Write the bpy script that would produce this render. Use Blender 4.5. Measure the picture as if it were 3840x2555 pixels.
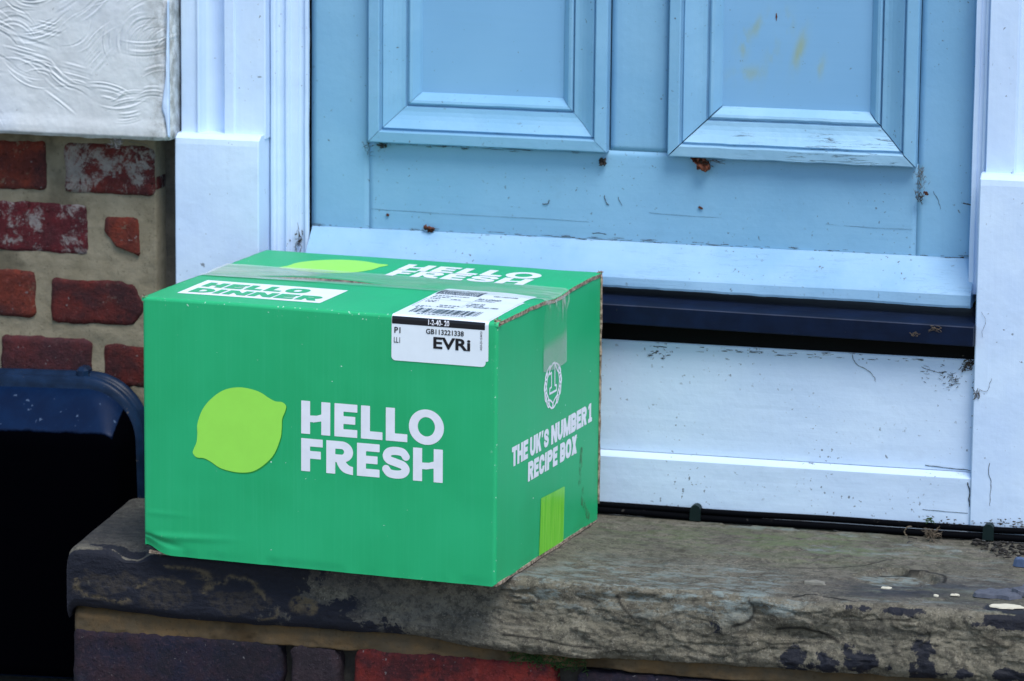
import bpy, math, random
import numpy as np
from mathutils import Vector, Matrix

# ------------------------------------------------------------------ reset
for o in list(bpy.data.objects):
    bpy.data.objects.remove(o)
S = bpy.context.scene
COL = S.collection
random.seed(7)
RNG = np.random.default_rng(11)

# ------------------------------------------------------------------ camera
cd = bpy.data.cameras.new('camera')
cam = bpy.data.objects.new('camera', cd)
COL.objects.link(cam)
R_ = Vector((0.96812435, 0.25029086, 0.00947257))
U_ = Vector((-0.05461297, 0.17403146, 0.98322453))
F_ = Vector((-0.24444359, 0.95240093, -0.18215322))
cam.matrix_world = Matrix(((R_.x, U_.x, -F_.x, 1.44890617),
                           (R_.y, U_.y, -F_.y, -4.39504287),
                           (R_.z, U_.z, -F_.z, 1.03305449),
                           (0, 0, 0, 1)))
cd.sensor_width = 36.0
cd.lens = 15500.0 / 3840 * 36.0
cd.clip_end = 500
cd.dof.use_dof = True
cd.dof.focus_distance = 4.33
cd.dof.aperture_fstop = 9.0
S.camera = cam

# ------------------------------------------------------------------ sky + soft sun (open shade, overcast)
SUN_TO = Vector((0.52, -0.66, 1.40)).normalized()
SUN_EL = math.asin(SUN_TO.z)
SUN_ROT = math.atan2(SUN_TO.x, SUN_TO.y)
w = bpy.data.worlds.new('World'); S.world = w; w.use_nodes = True
nt = w.node_tree
bg = nt.nodes['Background']
sky = nt.nodes.new('ShaderNodeTexSky')
sky.sky_type = 'NISHITA'; sky.sun_disc = False
sky.sun_elevation = SUN_EL; sky.sun_rotation = SUN_ROT
sky.air_density = 1.0; sky.dust_density = 0.6; sky.ozone_density = 1.0
nt.links.new(sky.outputs[0], bg.inputs[0])
bg.inputs[1].default_value = 0.085
sl = bpy.data.lights.new('sun', 'SUN')
sl.energy = 1.5; sl.angle = math.radians(30); sl.color = (1.0, 0.97, 0.93)
sun = bpy.data.objects.new('sun', sl); COL.objects.link(sun)
sun.location = (3, -4, 6)
sun.rotation_euler = (-SUN_TO).to_track_quat('-Z', 'Y').to_euler()
S.view_settings.view_transform = 'Standard'
S.view_settings.look = 'None'
S.view_settings.gamma = 1.0
S.view_settings.use_curve_mapping = False
S.view_settings.exposure = 1.14

# ------------------------------------------------------------------ numpy noise
def _hash(ix, iy, iz, seed):
    n = (ix.astype(np.int64) * 374761393 + iy.astype(np.int64) * 668265263 + iz.astype(np.int64) * 2147483647 + seed * 1274126177) & 0xFFFFFFFF
    n = ((n ^ (n >> 13)) * 1274126177) & 0xFFFFFFFF
    n = ((n ^ (n >> 16)) * 2246822519) & 0xFFFFFFFF
    return ((n ^ (n >> 15)) & 0xFFFFFF) / float(0xFFFFFF)

def vn(x, y, z, seed=0):
    x, y, z = np.broadcast_arrays(np.asarray(x, float), np.asarray(y, float), np.asarray(z, float))
    ix, iy, iz = np.floor(x), np.floor(y), np.floor(z)
    fx, fy, fz = x - ix, y - iy, z - iz
    sx, sy, sz = [f * f * f * (f * (f * 6 - 15) + 10) for f in (fx, fy, fz)]
    r = 0
    for dx in (0, 1):
        for dy in (0, 1):
            for dz in (0, 1):
                wgt = (sx if dx else 1 - sx) * (sy if dy else 1 - sy) * (sz if dz else 1 - sz)
                r = r + wgt * _hash(ix + dx, iy + dy, iz + dz, seed)
    return r * 2 - 1

def fbm(x, y, z, oct=4, seed=0, gain=.5):
    r = 0; a = 1; t = 0; f = 1
    for k in range(oct):
        r = r + a * vn(np.asarray(x) * f + 17.3 * k, np.asarray(y) * f, np.asarray(z) * f, seed + k)
        t += a; a *= gain; f *= 2.03
    return r / t

def sstep(a, b, v):
    t = np.clip((np.asarray(v, float) - a) / (b - a), 0, 1)
    return t * t * (3 - 2 * t)

# ------------------------------------------------------------------ object helpers
def make_mesh(name, verts, faces, smooth=True):
    me = bpy.data.meshes.new(name)
    v = verts.tolist() if hasattr(verts, 'tolist') else [tuple(p) for p in verts]
    f = faces.tolist() if hasattr(faces, 'tolist') else faces
    me.from_pydata(v, [], f)
    me.validate()
    if smooth:
        me.polygons.foreach_set('use_smooth', [True] * len(me.polygons))
    me.update()
    return me

def obj(name, me, mat, parent=None):
    o = bpy.data.objects.new(name, me)
    COL.objects.link(o)
    if mat is not None:
        for m in (mat if isinstance(mat, (list, tuple)) else [mat]):
            me.materials.append(m)
    if parent is not None:
        o.parent = parent
    return o

def tag(o, label=None, cat=None, group=None, kind=None):
    if label: o['label'] = label
    if cat: o['category'] = cat
    if group: o['group'] = group
    if kind: o['kind'] = kind
    return o

def empty(name, loc, label, cat, group=None, rz=0, rx=0, ry=0):
    o = bpy.data.objects.new(name, None)
    COL.objects.link(o)
    o.location = loc; o.rotation_euler = (rx, ry, rz)
    o.empty_display_size = .02
    return tag(o, label, cat, group, 'thing')

def local(parent, verts):
    """world -> local for parents that are only translated"""
    return np.asarray(verts, float) - np.array(parent.location)

def grid_faces(nu, nv, off=0, flip=False, closed_u=False):
    i = np.arange(nu - (0 if closed_u else 1)); j = np.arange(nv - 1)
    I, J = np.meshgrid(i, j, indexing='ij')
    I2 = (I + 1) % nu
    a = I * nv + J; b = I2 * nv + J; c = I2 * nv + J + 1; d = I * nv + J + 1
    q = np.stack([a, b, c, d], -1).reshape(-1, 4) + off
    return q[:, ::-1] if flip else q

def slab(xs, zs, yfun, thick, xzfun=None):
    """height-field sheet facing -Y with a skirt going back by thick: (verts, faces)"""
    nx, nz = len(xs), len(zs)
    X, Z = np.meshgrid(xs, zs, indexing='ij')
    Y = yfun(X, Z)
    if xzfun is not None:
        X, Z = xzfun(X, Z)
    V = np.stack([X, Y, Z], -1).reshape(-1, 3)
    f = grid_faces(nx, nz).tolist()
    ring = [i * nz for i in range(nx)] + [(nx - 1) * nz + j for j in range(1, nz)] + \
           [i * nz + nz - 1 for i in range(nx - 2, -1, -1)] + [j for j in range(nz - 2, 0, -1)]
    base = len(V)
    B = V[ring].copy(); B[:, 1] = Y.max() + thick
    V = np.vstack([V, B]); n = len(ring)
    for k in range(n):
        f.append([ring[(k + 1) % n], ring[k], base + k, base + (k + 1) % n])
    f.append([base + k for k in range(n)][::-1])
    return V, f

def box_vf(x0, x1, y0, y1, z0, z1, bev=0.0015):
    """box with chamfered edges"""
    b = min(bev, (x1 - x0) * .45, (y1 - y0) * .45, (z1 - z0) * .45)
    import itertools
    V = []; idx = {}
    lo = (x0, y0, z0); hi = (x1, y1, z1)
    for s in itertools.product((0, 1), repeat=3):
        for ax in range(3):
            p = []
            for k in range(3):
                e = hi[k] if s[k] else lo[k]
                if k != ax:
                    e += (-b if s[k] else b)
                p.append(e)
            idx[(s, ax)] = len(V); V.append(p)
    F = []
    C3 = np.array([(x0 + x1) / 2, (y0 + y1) / 2, (z0 + z1) / 2])
    def add(f):
        P = np.array([V[i] for i in f])
        n = np.cross(P[1] - P[0], P[2] - P[0])
        if n @ (P.mean(0) - C3) < 0: f = f[::-1]
        F.append(f)
    for ax in range(3):
        o1, o2 = [k for k in range(3) if k != ax]
        for sv in (0, 1):
            f = []
            for c in ((0, 0), (1, 0), (1, 1), (0, 1)):
                s = [0, 0, 0]; s[ax] = sv; s[o1] = c[0]; s[o2] = c[1]
                f.append(idx[(tuple(s), ax)])
            add(f)
        for c in ((0, 0), (1, 0), (1, 1), (0, 1)):
            s0 = [0, 0, 0]; s0[o1], s0[o2] = c; s1 = list(s0); s0[ax] = 0; s1[ax] = 1
            s0 = tuple(s0); s1 = tuple(s1)
            add([idx[(s0, o1)], idx[(s1, o1)], idx[(s1, o2)], idx[(s0, o2)]])
    for s in itertools.product((0, 1), repeat=3):
        add([idx[(s, 0)], idx[(s, 1)], idx[(s, 2)]])
    return np.array(V), F

def board(name, x0, x1, y0, y1, z0, z1, mat, parent, bev=.0015):
    V, F = box_vf(x0, x1, y0, y1, z0, z1, bev)
    return obj(name, make_mesh(name, local(parent, V), F, False), mat, parent)

def tube_vf(P, r, ns=8, off=0):
    P = np.asarray(P, float); n = len(P)
    r = np.broadcast_to(np.asarray(r, float), (n,))
    T = np.gradient(P, axis=0); T /= np.linalg.norm(T, axis=1)[:, None] + 1e-12
    up = np.array([0, 0, 1.]) if abs(T[0, 2]) < .9 else np.array([1., 0, 0])
    V = []
    for k in range(n):
        a = np.cross(T[k], up); a /= np.linalg.norm(a) + 1e-12
        b = np.cross(a, T[k]); up = b
        for s in range(ns):
            th = 2 * math.pi * s / ns
            V.append(P[k] + r[k] * (a * math.cos(th) + b * math.sin(th)))
    F = []
    for k in range(n - 1):
        for s in range(ns):
            s2 = (s + 1) % ns
            F.append([off + k * ns + s, off + k * ns + s2, off + (k + 1) * ns + s2, off + (k + 1) * ns + s])
    F.append([off + s for s in range(ns)][::-1])
    F.append([off + (n - 1) * ns + s for s in range(ns)])
    return np.array(V), F

def catmull(P, n=8, closed=False):
    P = [np.array(p, float) for p in P]; m = len(P); out = []
    rng = range(m) if closed else range(m - 1)
    for i in rng:
        if closed:
            p0, p1, p2, p3 = P[i - 1], P[i], P[(i + 1) % m], P[(i + 2) % m]
        else:
            p0, p1, p2, p3 = P[max(i - 1, 0)], P[i], P[i + 1], P[min(i + 2, m - 1)]
        for k in range(n):
            t = k / n
            out.append(.5 * ((2 * p1) + (p2 - p0) * t + (2 * p0 - 5 * p1 + 4 * p2 - p3) * t * t + (3 * p1 - p0 - 3 * p2 + p3) * t ** 3))
    if not closed: out.append(P[-1])
    return np.array(out)

# ------------------------------------------------------------------ materials
class Mat:
    def __init__(s, name, base=(.5, .5, .5), rough=.6, spec=.5):
        s.m = bpy.data.materials.new(name); s.m.use_nodes = True
        s.nt = s.m.node_tree; s.b = s.nt.nodes['Principled BSDF']
        s.b.inputs['Base Color'].default_value = (*base, 1)
        s.b.inputs['Roughness'].default_value = rough
        s.b.inputs['Specular IOR Level'].default_value = spec
    def n(s, typ, props=None, **inp):
        nd = s.nt.nodes.new('ShaderNode' + typ)
        for k, v in (props or {}).items(): setattr(nd, k, v)
        for k, v in inp.items():
            key = int(k[1:]) if k[0] == '_' and k[1:].isdigit() else k.replace('_', ' ')
            s.set(nd.inputs[key], v)
        return nd
    def set(s, sock, v):
        if isinstance(v, bpy.types.NodeSocket): s.nt.links.new(v, sock)
        elif isinstance(v, bpy.types.Node): s.nt.links.new(v.outputs[0], sock)
        elif isinstance(v, (tuple, list)) and sock.type == 'RGBA' and len(v) == 3: sock.default_value = (*v, 1)
        else: sock.default_value = v
    def pos(s, scale=(1, 1, 1), obj=False):
        if obj:
            g = s.n('TexCoord').outputs['Object']
        else:
            g = s.n('NewGeometry').outputs['Position']
        if scale == (1, 1, 1): return g
        return s.n('Mapping', Vector=g, Scale=scale).outputs[0]
    def noise(s, vec, scale, detail=3, rough=.55, dist=0):
        return s.n('TexNoise', Vector=vec, Scale=scale, Detail=detail, Roughness=rough, Distortion=dist).outputs[0]
    def ramp(s, v, a, b, lo=0., hi=1.):
        return s.n('MapRange', {'interpolation_type': 'SMOOTHSTEP'}, Value=v, _1=a, _2=b, _3=lo, _4=hi).outputs[0]
    def mix(s, f, a, b):
        nd = s.nt.nodes.new('ShaderNodeMix'); nd.data_type = 'RGBA'
        s.set(nd.inputs[0], f); s.set(nd.inputs[6], a); s.set(nd.inputs[7], b)
        return nd.outputs[2]
    def math(s, op, a, b=0.):
        return s.n('Math', {'operation': op}, _0=a, _1=b).outputs[0]
    def attr(s, name):
        return s.n('Attribute', {'attribute_name': name}).outputs['Fac']
    def col(s, c): s.set(s.b.inputs['Base Color'], c)
    def bump(s, h, strength=.3, dist=.001):
        nd = s.n('Bump', Strength=strength, Distance=dist, Height=h)
        s.set(s.b.inputs['Normal'], nd.outputs[0])

def paint(name, base, tint, dirt=(.06, .055, .045), speck=.70, grain=(6, 60, 160), rough=.42, streak=.0, crack=0.):
    """old gloss paint: uneven colour, brush grain, scattered dirt specks, optional cracks"""
    M = Mat(name, base, rough)
    p = M.pos()
    big = M.noise(p, 9, 4, .6)
    c = M.mix(M.ramp(big, .3, .72), base, tint)
    fine = M.noise(M.pos(grain), 1.0, 4, .6)
    c = M.mix(M.math('MULTIPLY', M.ramp(fine, .5, .8), .22), c, tuple(v * .86 for v in base))
    sp = M.noise(p, 230, 2, .5)
    zone = M.ramp(M.noise(p, 17, 2), .42, .66)
    mask = M.math('MULTIPLY', M.ramp(sp, speck, speck + .05), zone)
    c = M.mix(M.math('MULTIPLY', mask, .85), c, dirt)
    sp2 = M.noise(p, 75, 3, .6, .4)
    c = M.mix(M.math('MULTIPLY', M.ramp(sp2, .71, .76), .7), c, dirt)
    smear = M.ramp(M.noise(p, 30, 5, .7), .55, .8)
    c = M.mix(M.math('MULTIPLY', smear, .16), c, tuple(.5 * v + .5 * d for v, d in zip(base, dirt)))
    h = M.math('ADD', M.math('MULTIPLY', fine, .5), M.noise(p, 120, 3))
    if crack > 0:
        cr = M.noise(M.pos((9, 60, 230)), 1.0, 4, .6, .6)
        zc = M.ramp(M.noise(p, 14, 2), .47, .6)
        d = M.math('ABSOLUTE', M.math('SUBTRACT', cr, .5))
        cm = M.math('MULTIPLY', M.ramp(d, .016, .005), M.math('MULTIPLY', zc, crack))
        c = M.mix(cm, c, tuple(v * .22 for v in base))
        h = M.math('SUBTRACT', h, M.math('MULTIPLY', cm, 1.5))
    M.col(c)
    M.bump(h, .25, .0012)
    M.set(M.b.inputs['Roughness'], M.ramp(big, .2, .8, rough - .08, rough + .15))
    return M.m

M_white = paint('white_gloss_paint', (.54, .69, .91), (.62, .77, .95), speck=.70, grain=(160, 60, 5))
M_white_h = paint('white_gloss_paint_boards', (.545, .69, .89), (.61, .755, .93), speck=.665, grain=(5, 60, 160))
M_blue = paint('pale_blue_door_paint', (.185, .40, .60), (.215, .435, .63), speck=.69, grain=(90, 60, 6))
M_blue_h = paint('pale_blue_door_paint_rail', (.185, .40, .60), (.215, .435, .63), speck=.67, grain=(5, 60, 140))
M_blue_crack = paint('cracked_blue_paint', (.24, .45, .63), (.30, .52, .70), speck=.70, grain=(5, 60, 150), crack=.95)
M_blue_pale = paint('weathered_pale_blue_paint', (.215, .41, .615), (.28, .475, .675), speck=.665, grain=(5, 60, 150), crack=.18)

def panel_paint():
    M = Mat('panel_paint_with_stains', (.185, .395, .62), .45)
    p = M.pos()
    c = M.mix(M.ramp(M.noise(p, 8, 3), .3, .7), (.185, .395, .62), (.205, .42, .645))
    f = M.noise(M.pos((6, 60, 150)), 1, 3)
    c = M.mix(M.math('MULTIPLY', M.ramp(f, .5, .8), .18), c, (.18, .37, .55))
    sp = M.ramp(M.noise(p, 230, 2), .72, .77)
    c = M.mix(M.math('MULTIPLY', sp, .6), c, (.07, .07, .06))
    st = M.math('MULTIPLY', M.attr('stain'), M.ramp(M.noise(M.pos((60, 20, 24)), 1, 4, .6), .42, .62))
    c = M.mix(M.math('MULTIPLY', st, .55), c, (.30, .36, .16))
    M.col(c); M.bump(f, .12, .001)
    return M.m
M_panel = panel_paint()

def black_mat(name, base, rough=.5, tex=.4, dust=.0, spec=.14):
    M = Mat(name, base, rough, spec)
    p = M.pos()
    c = M.mix(M.ramp(M.noise(p, 40, 4), .35, .7), base, tuple(v * (1 + tex) for v in base))
    sp = M.ramp(M.noise(p, 190, 2), .70, .76)
    if dust: c = M.mix(M.math('MULTIPLY', sp, dust), c, (.12, .11, .10))
    M.col(c); M.bump(M.noise(M.pos((20, 120, 120)), 1, 3), .3, .001)
    return M.m
M_sill = black_mat('navy_sill_paint', (.0018, .0062, .022), .6, .5, .18)
M_sill_edge = black_mat('sill_edge_highlight', (.02, .026, .045), .6, .6, .5)  # highlight along the sill's upper edge, painted as a paler colour
M_black = black_mat('black_recess_fill', (.0015, .0016, .002), .8, .3, .0)
M_cable = black_mat('black_cable_rubber', (.0008, .0011, .0022), .75, .3, .25, .05)
M_clip = black_mat('dark_green_plastic', (.006, .014, .014), .5, .3, .2)

# --- box materials
def green_mat():
    M = Mat('green_printed_card', (.012, .40, .150), .42, .55)
    p = M.pos(obj=True)
    n = M.noise(p, 9, 3)
    c = M.mix(M.ramp(n, .3, .7), (.004, .375, .132), (.007, .415, .156))
    lin = M.noise(M.pos((420, 420, 6), True), 1, 2)
    c = M.mix(M.math('MULTIPLY', M.ramp(lin, .45, .75), .18), c, (.03, .46, .21))
    # small white nicks in the print
    sp = M.ramp(M.noise(p, 260, 1), .775, .80)
    c = M.mix(M.math('MULTIPLY', sp, M.ramp(M.noise(p, 24, 2), .5, .6)), c, (.65, .8, .72))
    sc = M.math('MULTIPLY', M.attr('scuff'), M.ramp(M.noise(p, 240, 2, .5), .66, .72))
    c = M.mix(sc, c, (.62, .78, .70))
    M.col(c)
    flute = M.n('TexWave', {'wave_type': 'BANDS', 'bands_direction': 'X'}, Vector=M.pos((1, 1, 1), True), Scale=38.0, Distortion=.4, Detail=1.0).outputs[1]
    h = M.math('ADD', M.math('MULTIPLY', flute, .25), M.noise(p, 30, 3))
    M.bump(h, .10, .0012)
    M.set(M.b.inputs['Roughness'], M.ramp(n, .2, .8, .42, .56))
    return M.m
M_green = green_mat()

def flat_print(name, base, rough=.45, var=.06):
    M = Mat(name, base, rough)
    n = M.noise(M.pos(obj=True), 60, 3)
    M.col(M.mix(M.ramp(n, .3, .7), base, tuple(v * (1 - var) for v in base)))
    return M.m
M_lemon = flat_print('lime_print', (.32, .79, .085), var=.03)
M_pwhite = flat_print('white_print', (.80, .83, .90))
M_label = flat_print('label_paper', (.78, .86, .92), .35, .03)
M_ink = flat_print('black_label_ink', (.006, .006, .010), .3)
M_grey_ink = flat_print('grey_label_ink', (.06, .065, .09), .4)
M_green_print = flat_print('green_print', (.008, .40, .145))
M_lime_tape = None

def card_edge():
    M = Mat('brown_card_edge', (.30, .22, .15), .9)
    p = M.pos(obj=True)
    n = M.noise(p, 190, 4, .7)
    c = M.mix(M.ramp(n, .35, .65), (.10, .07, .045), (.42, .33, .25))
    M.col(c); M.bump(n, .8, .002)
    return M.m
M_card = card_edge()

def lime_tape():
    M = Mat('lime_green_tape', (.15, .62, .03), .28)
    p = M.pos(obj=True)
    st = M.noise(M.pos((60, 260, 9), True), 1, 3)
    M.col(M.mix(M.ramp(st, .35, .7), (.13, .58, .025), (.24, .70, .06)))
    M.bump(st, .35, .001)
    return M.m
M_lime_tape = lime_tape()

def clear_tape():
    M = Mat('clear_packing_tape', (.60, .64, .60), .22, .6)
    p = M.pos(obj=True)
    n = M.noise(M.pos((14, 40, 40), True), 1, 4, .6)
    a = M.math('MULTIPLY', M.attr('milk'), M.ramp(n, .2, .8, .75, 1.1))
    M.set(M.b.inputs['Alpha'], a)
    M.bump(M.noise(p, 60, 3), .35, .001)
    return M.m
M_tape = clear_tape()

# --- masonry
def brick_mat(name, c1, c2, bloom=.0, bloom_col=(.42, .40, .37), soot=.0):
    M = Mat(name, c1, .9, .25)
    p = M.pos()
    n = M.noise(p, 38, 5, .65)
    c = M.mix(M.ramp(n, .3, .7), c1, c2)
    c = M.mix(M.math('MULTIPLY', M.ramp(M.noise(p, 110, 5, .75), .45, .66), .55), c, tuple(v * .40 + .006 for v in c1))
    c = M.mix(M.math('MULTIPLY', M.ramp(M.noise(p, 70, 5, .7, .6), .58, .72), .35), c, tuple(min(1, v * 1.1 + .05) for v in c1))
    pit = M.ramp(M.noise(p, 190, 3, .6), .30, .42)
    c = M.mix(pit, tuple(v * .35 for v in c1), c)
    if soot:
        c = M.mix(M.math('MULTIPLY', M.ramp(M.noise(p, 22, 4, .6), .45, .62), soot), c, (.012, .012, .017))
    if bloom:
        b = M.ramp(M.noise(p, 36, 7, .80, .25), .62 - bloom * .25, .72 - bloom * .25)
        c = M.mix(M.math('MULTIPLY', b, .85), c, M.mix(M.noise(p, 90, 3), tuple(v * .45 for v in bloom_col), bloom_col))
    wsp = M.ramp(M.noise(p, 170, 2), .70, .75)
    c = M.mix(M.math('MULTIPLY', wsp, .55), c, (.24, .23, .23))
    c = M.mix(M.math('MULTIPLY', M.ramp(M.noise(p, 320, 3, .7), .54, .68), .4), c, tuple(v * 1.9 + .012 for v in c2))
    M.col(c)
    M.bump(M.math('ADD', n, M.math('MULTIPLY', M.noise(p, 160, 5, .75), .9)), .9, .0028)
    return M.m
MB = dict(
    red=brick_mat('orange_red_brick', (.165, .030, .017), (.085, .019, .015), .18, (.22, .17, .12), soot=.55),
    bloom=brick_mat('red_brick_with_white_bloom', (.145, .024, .018), (.085, .018, .018), .60, (.36, .34, .31), soot=.35),
    bloom2=brick_mat('dark_red_brick_with_white_bloom', (.115, .013, .018), (.07, .012, .016), .40, (.34, .32, .31), soot=.3),
    dark=brick_mat('purple_red_brick', (.090, .020, .022), (.050, .018, .024), .12, (.15, .12, .11), soot=.4),
    deep=brick_mat('deep_red_brick', (.115, .018, .015), (.060, .013, .013), .15, (.16, .12, .10), soot=.55),
    navy=brick_mat('blue_black_brick', (.013, .014, .030), (.030, .016, .022), .0, soot=.6),
    plum=brick_mat('plum_grey_brick', (.045, .028, .034), (.032, .024, .030), .0, soot=.3),
    scarlet=brick_mat('scarlet_brick', (.19, .022, .016), (.10, .015, .016), .0, soot=.65))

def mortar_mat(name, c1, c2, dark=.3):
    M = Mat(name, c1, .95, .2)
    p = M.pos()
    n = M.noise(p, 28, 5, .65)
    c = M.mix(M.ramp(n, .3, .7), c1, c2)
    c = M.mix(M.math('MULTIPLY', M.ramp(M.noise(p, 240, 3, .6), .58, .72), .5), c, tuple(v * .4 for v in c1))
    c = M.mix(M.math('MULTIPLY', M.ramp(M.noise(p, 12, 4, .6), .52, .68), dark), c, tuple(v * .3 for v in c1))
    M.col(c)
    M.bump(M.math('ADD', n, M.math('MULTIPLY', M.noise(p, 260, 4, .7), .5)), .7, .002)
    return M.m
M_mortar = mortar_mat('buff_mortar', (.195, .170, .117), (.255, .225, .162), .6)
M_mortar_low = mortar_mat('brown_mortar', (.130, .082, .038), (.085, .066, .042), .8)
M_mortar_grey = mortar_mat('dirty_grey_mortar', (.075, .068, .058), (.045, .042, .038), .5)

def render_mat():
    M = Mat('white_painted_render', (.66, .67, .62), .7)
    p = M.pos()
    c = M.mix(M.ramp(M.noise(p, 14, 5, .6), .3, .7), (.55, .575, .59), (.65, .69, .715))
    c = M.mix(M.math('MULTIPLY', M.ramp(M.noise(p, 6, 3), .5, .7), .5), c, (.55, .63, .76))
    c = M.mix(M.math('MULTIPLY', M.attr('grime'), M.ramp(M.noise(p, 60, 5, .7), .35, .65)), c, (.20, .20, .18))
    c = M.mix(M.math('MULTIPLY', M.ramp(M.noise(p, 170, 2), .72, .78), .5), c, (.2, .2, .2))
    M.col(c)
    M.bump(M.noise(p, 140, 4, .6), .3, .0012)
    return M.m
M_render = render_mat()

def stone_mat():
    M = Mat('weathered_sandstone', (.2, .17, .11), .9, .2)
    p = M.pos()
    n1 = M.noise(p, 16, 6, .65)
    n2 = M.noise(p, 95, 5, .7)
    n3 = M.noise(p, 420, 3, .6)
    front = M.attr('front')
    topc = M.mix(M.ramp(n1, .32, .68), (.090, .082, .068), (.145, .132, .108))
    frc = M.mix(M.ramp(n1, .32, .68), (.105, .095, .070), (.195, .178, .135))
    c = M.mix(front, topc, frc)
    c = M.mix(M.math('MULTIPLY', M.ramp(n2, .47, .62), .68), c, (.036, .033, .027))
    n4 = M.noise(p, 230, 4, .75)
    c = M.mix(M.math('MULTIPLY', M.ramp(n4, .50, .62), .55), c, (.050, .046, .038))
    blot = M.ramp(M.noise(p, 24, 5, .7, .6), .54, .68)
    c = M.mix(M.math('MULTIPLY', blot, .55), c, (.050, .044, .034))
    c = M.mix(M.math('MULTIPLY', M.ramp(n3, .55, .70), .55), c, (.27, .25, .20))
    streak = M.noise(M.pos((9, 60, 60)), 1, 5, .65)
    c = M.mix(M.math('MULTIPLY', M.ramp(streak, .52, .72), .45), c, (.060, .058, .050))
    pale = M.ramp(M.noise(M.pos((12, 40, 70)), 1, 6, .7), .56, .70)
    c = M.mix(M.math('MULTIPLY', pale, .35), c, (.26, .245, .20))
    li = M.math('MULTIPLY', M.attr('lichen'), M.ramp(M.noise(M.pos((34, 80, 90)), 1, 6, .75), .46, .58))
    c = M.mix(M.math('MULTIPLY', li, .7), c, (.215, .27, .27))
    gr = M.math('MULTIPLY', M.attr('algae'), M.ramp(M.noise(M.pos((18, 60, 46)), 1, 6, .7), .42, .60))
    c = M.mix(M.math('MULTIPLY', gr, .65), c, (.095, .125, .060))
    dm = M.math('MULTIPLY', M.attr('damp'), M.ramp(M.noise(M.pos((14, 40, 40)), 1, 6, .7), .27, .50))
    c = M.mix(M.math('MULTIPLY', dm, .85), c, (.022, .025, .036))
    ns = M.math('ADD', M.math('MULTIPLY', M.noise(p, 28, 3, .5, .3), .6), M.math('MULTIPLY', M.noise(p, 105, 5, .7, .3), .4))
    st = M.ramp(M.math('ADD', M.attr('stain'), M.math('MULTIPLY', M.math('SUBTRACT', ns, .5), 3.0)), .46, .58)
    c = M.mix(M.math('MULTIPLY', st, .95), c, M.mix(n2, (.0025, .004, .011), (.014, .016, .026)))
    tan = M.math('MULTIPLY', M.attr('tan'), M.ramp(M.noise(p, 130, 5, .7), .36, .58))
    c = M.mix(M.math('MULTIPLY', tan, .8), c, M.mix(n2, (.055, .042, .024), (.17, .135, .080)))
    c = M.mix(M.attr('crack'), c, (.008, .008, .008))
    M.col(c)
    M.set(M.b.inputs['Roughness'], M.math('SUBTRACT', .9, M.math('MULTIPLY', st, .25)))
    h = M.math('ADD', M.math('MULTIPLY', n2, 1.0), M.math('MULTIPLY', n3, .45))
    h = M.math('ADD', h, M.math('MULTIPLY', M.noise(M.pos((60, 160, 200)), 1, 5, .7), .8))
    M.bump(h, .6, .0028)
    return M.m
M_stone = stone_mat()

def tub_mat():
    M = Mat('navy_plastic', (.002, .012, .045), .5, .15)
    p = M.pos()
    n = M.noise(p, 30, 5, .6)
    c = M.mix(M.ramp(n, .3, .7), (.0012, .0085, .034), (.0018, .013, .048))
    bl = M.ramp(M.math('ADD', M.attr('grime'), M.math('MULTIPLY', M.math('SUBTRACT', M.noise(p, 40, 4, .6), .5), .35)), .42, .6)  # mask blackens the base and paints in the right side's shade
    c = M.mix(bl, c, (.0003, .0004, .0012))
    sp = M.ramp(M.noise(p, 120, 2), .67, .73)
    c = M.mix(M.math('MULTIPLY', M.math('MULTIPLY', sp, .55), M.math('SUBTRACT', 1.0, bl)), c, (.10, .15, .24))
    M.col(c); M.bump(M.noise(p, 60, 3), .2, .001)
    M.set(M.b.inputs['Roughness'], M.math('ADD', .45, M.math('MULTIPLY', bl, .5))
    ) ; M.set(M.b.inputs['Specular IOR Level'], M.ramp(bl, 0., 1., .10, .01))
    return M.m
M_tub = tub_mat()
M_tub_rim = black_mat('navy_rim_plastic', (.005, .014, .036), .35, .8, .7)

def leaf_mat(name, a, b):
    M = Mat(name, a, .85)
    M.col(M.mix(M.noise(M.pos(), 180, 3), a, b))
    return M.m
M_leaf = leaf_mat('brown_dead_leaf', (.16, .040, .014), (.05, .018, .010))
M_twig = leaf_mat('dark_dry_fibres', (.020, .017, .014), (.06, .05, .04))
M_straw = leaf_mat('pale_dry_stalk', (.16, .12, .08), (.07, .055, .04))
M_web = leaf_mat('grey_cobweb', (.16, .17, .18), (.07, .07, .07))
M_moss = leaf_mat('green_moss', (.014, .045, .006), (.03, .085, .010))
M_chip = leaf_mat('slate_flake', (.035, .042, .065), (.10, .11, .14))
M_bluechip = leaf_mat('blue_paint_flake', (.03, .055, .12), (.07, .11, .20))
M_stoneflake = leaf_mat('pale_stone_flake', (.13, .125, .105), (.21, .20, .17))
M_cream = leaf_mat('cream_paint_flake', (.62, .58, .45), (.5, .47, .38))
M_crackline = Mat('crack_shadow_paint', (.03, .045, .06), .9).m

def pavement_mat():
    M = Mat('grey_pavement', (.14, .135, .12), .9)
    p = M.pos()
    c = M.mix(M.ramp(M.noise(p, 7, 5), .3, .7), (.11, .105, .095), (.18, .17, .15))
    c = M.mix(M.ramp(M.noise(p, 130, 3), .5, .8), c, (.07, .07, .06))
    M.col(c); M.bump(M.noise(p, 90, 4), .5, .002)
    return M.m

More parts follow.
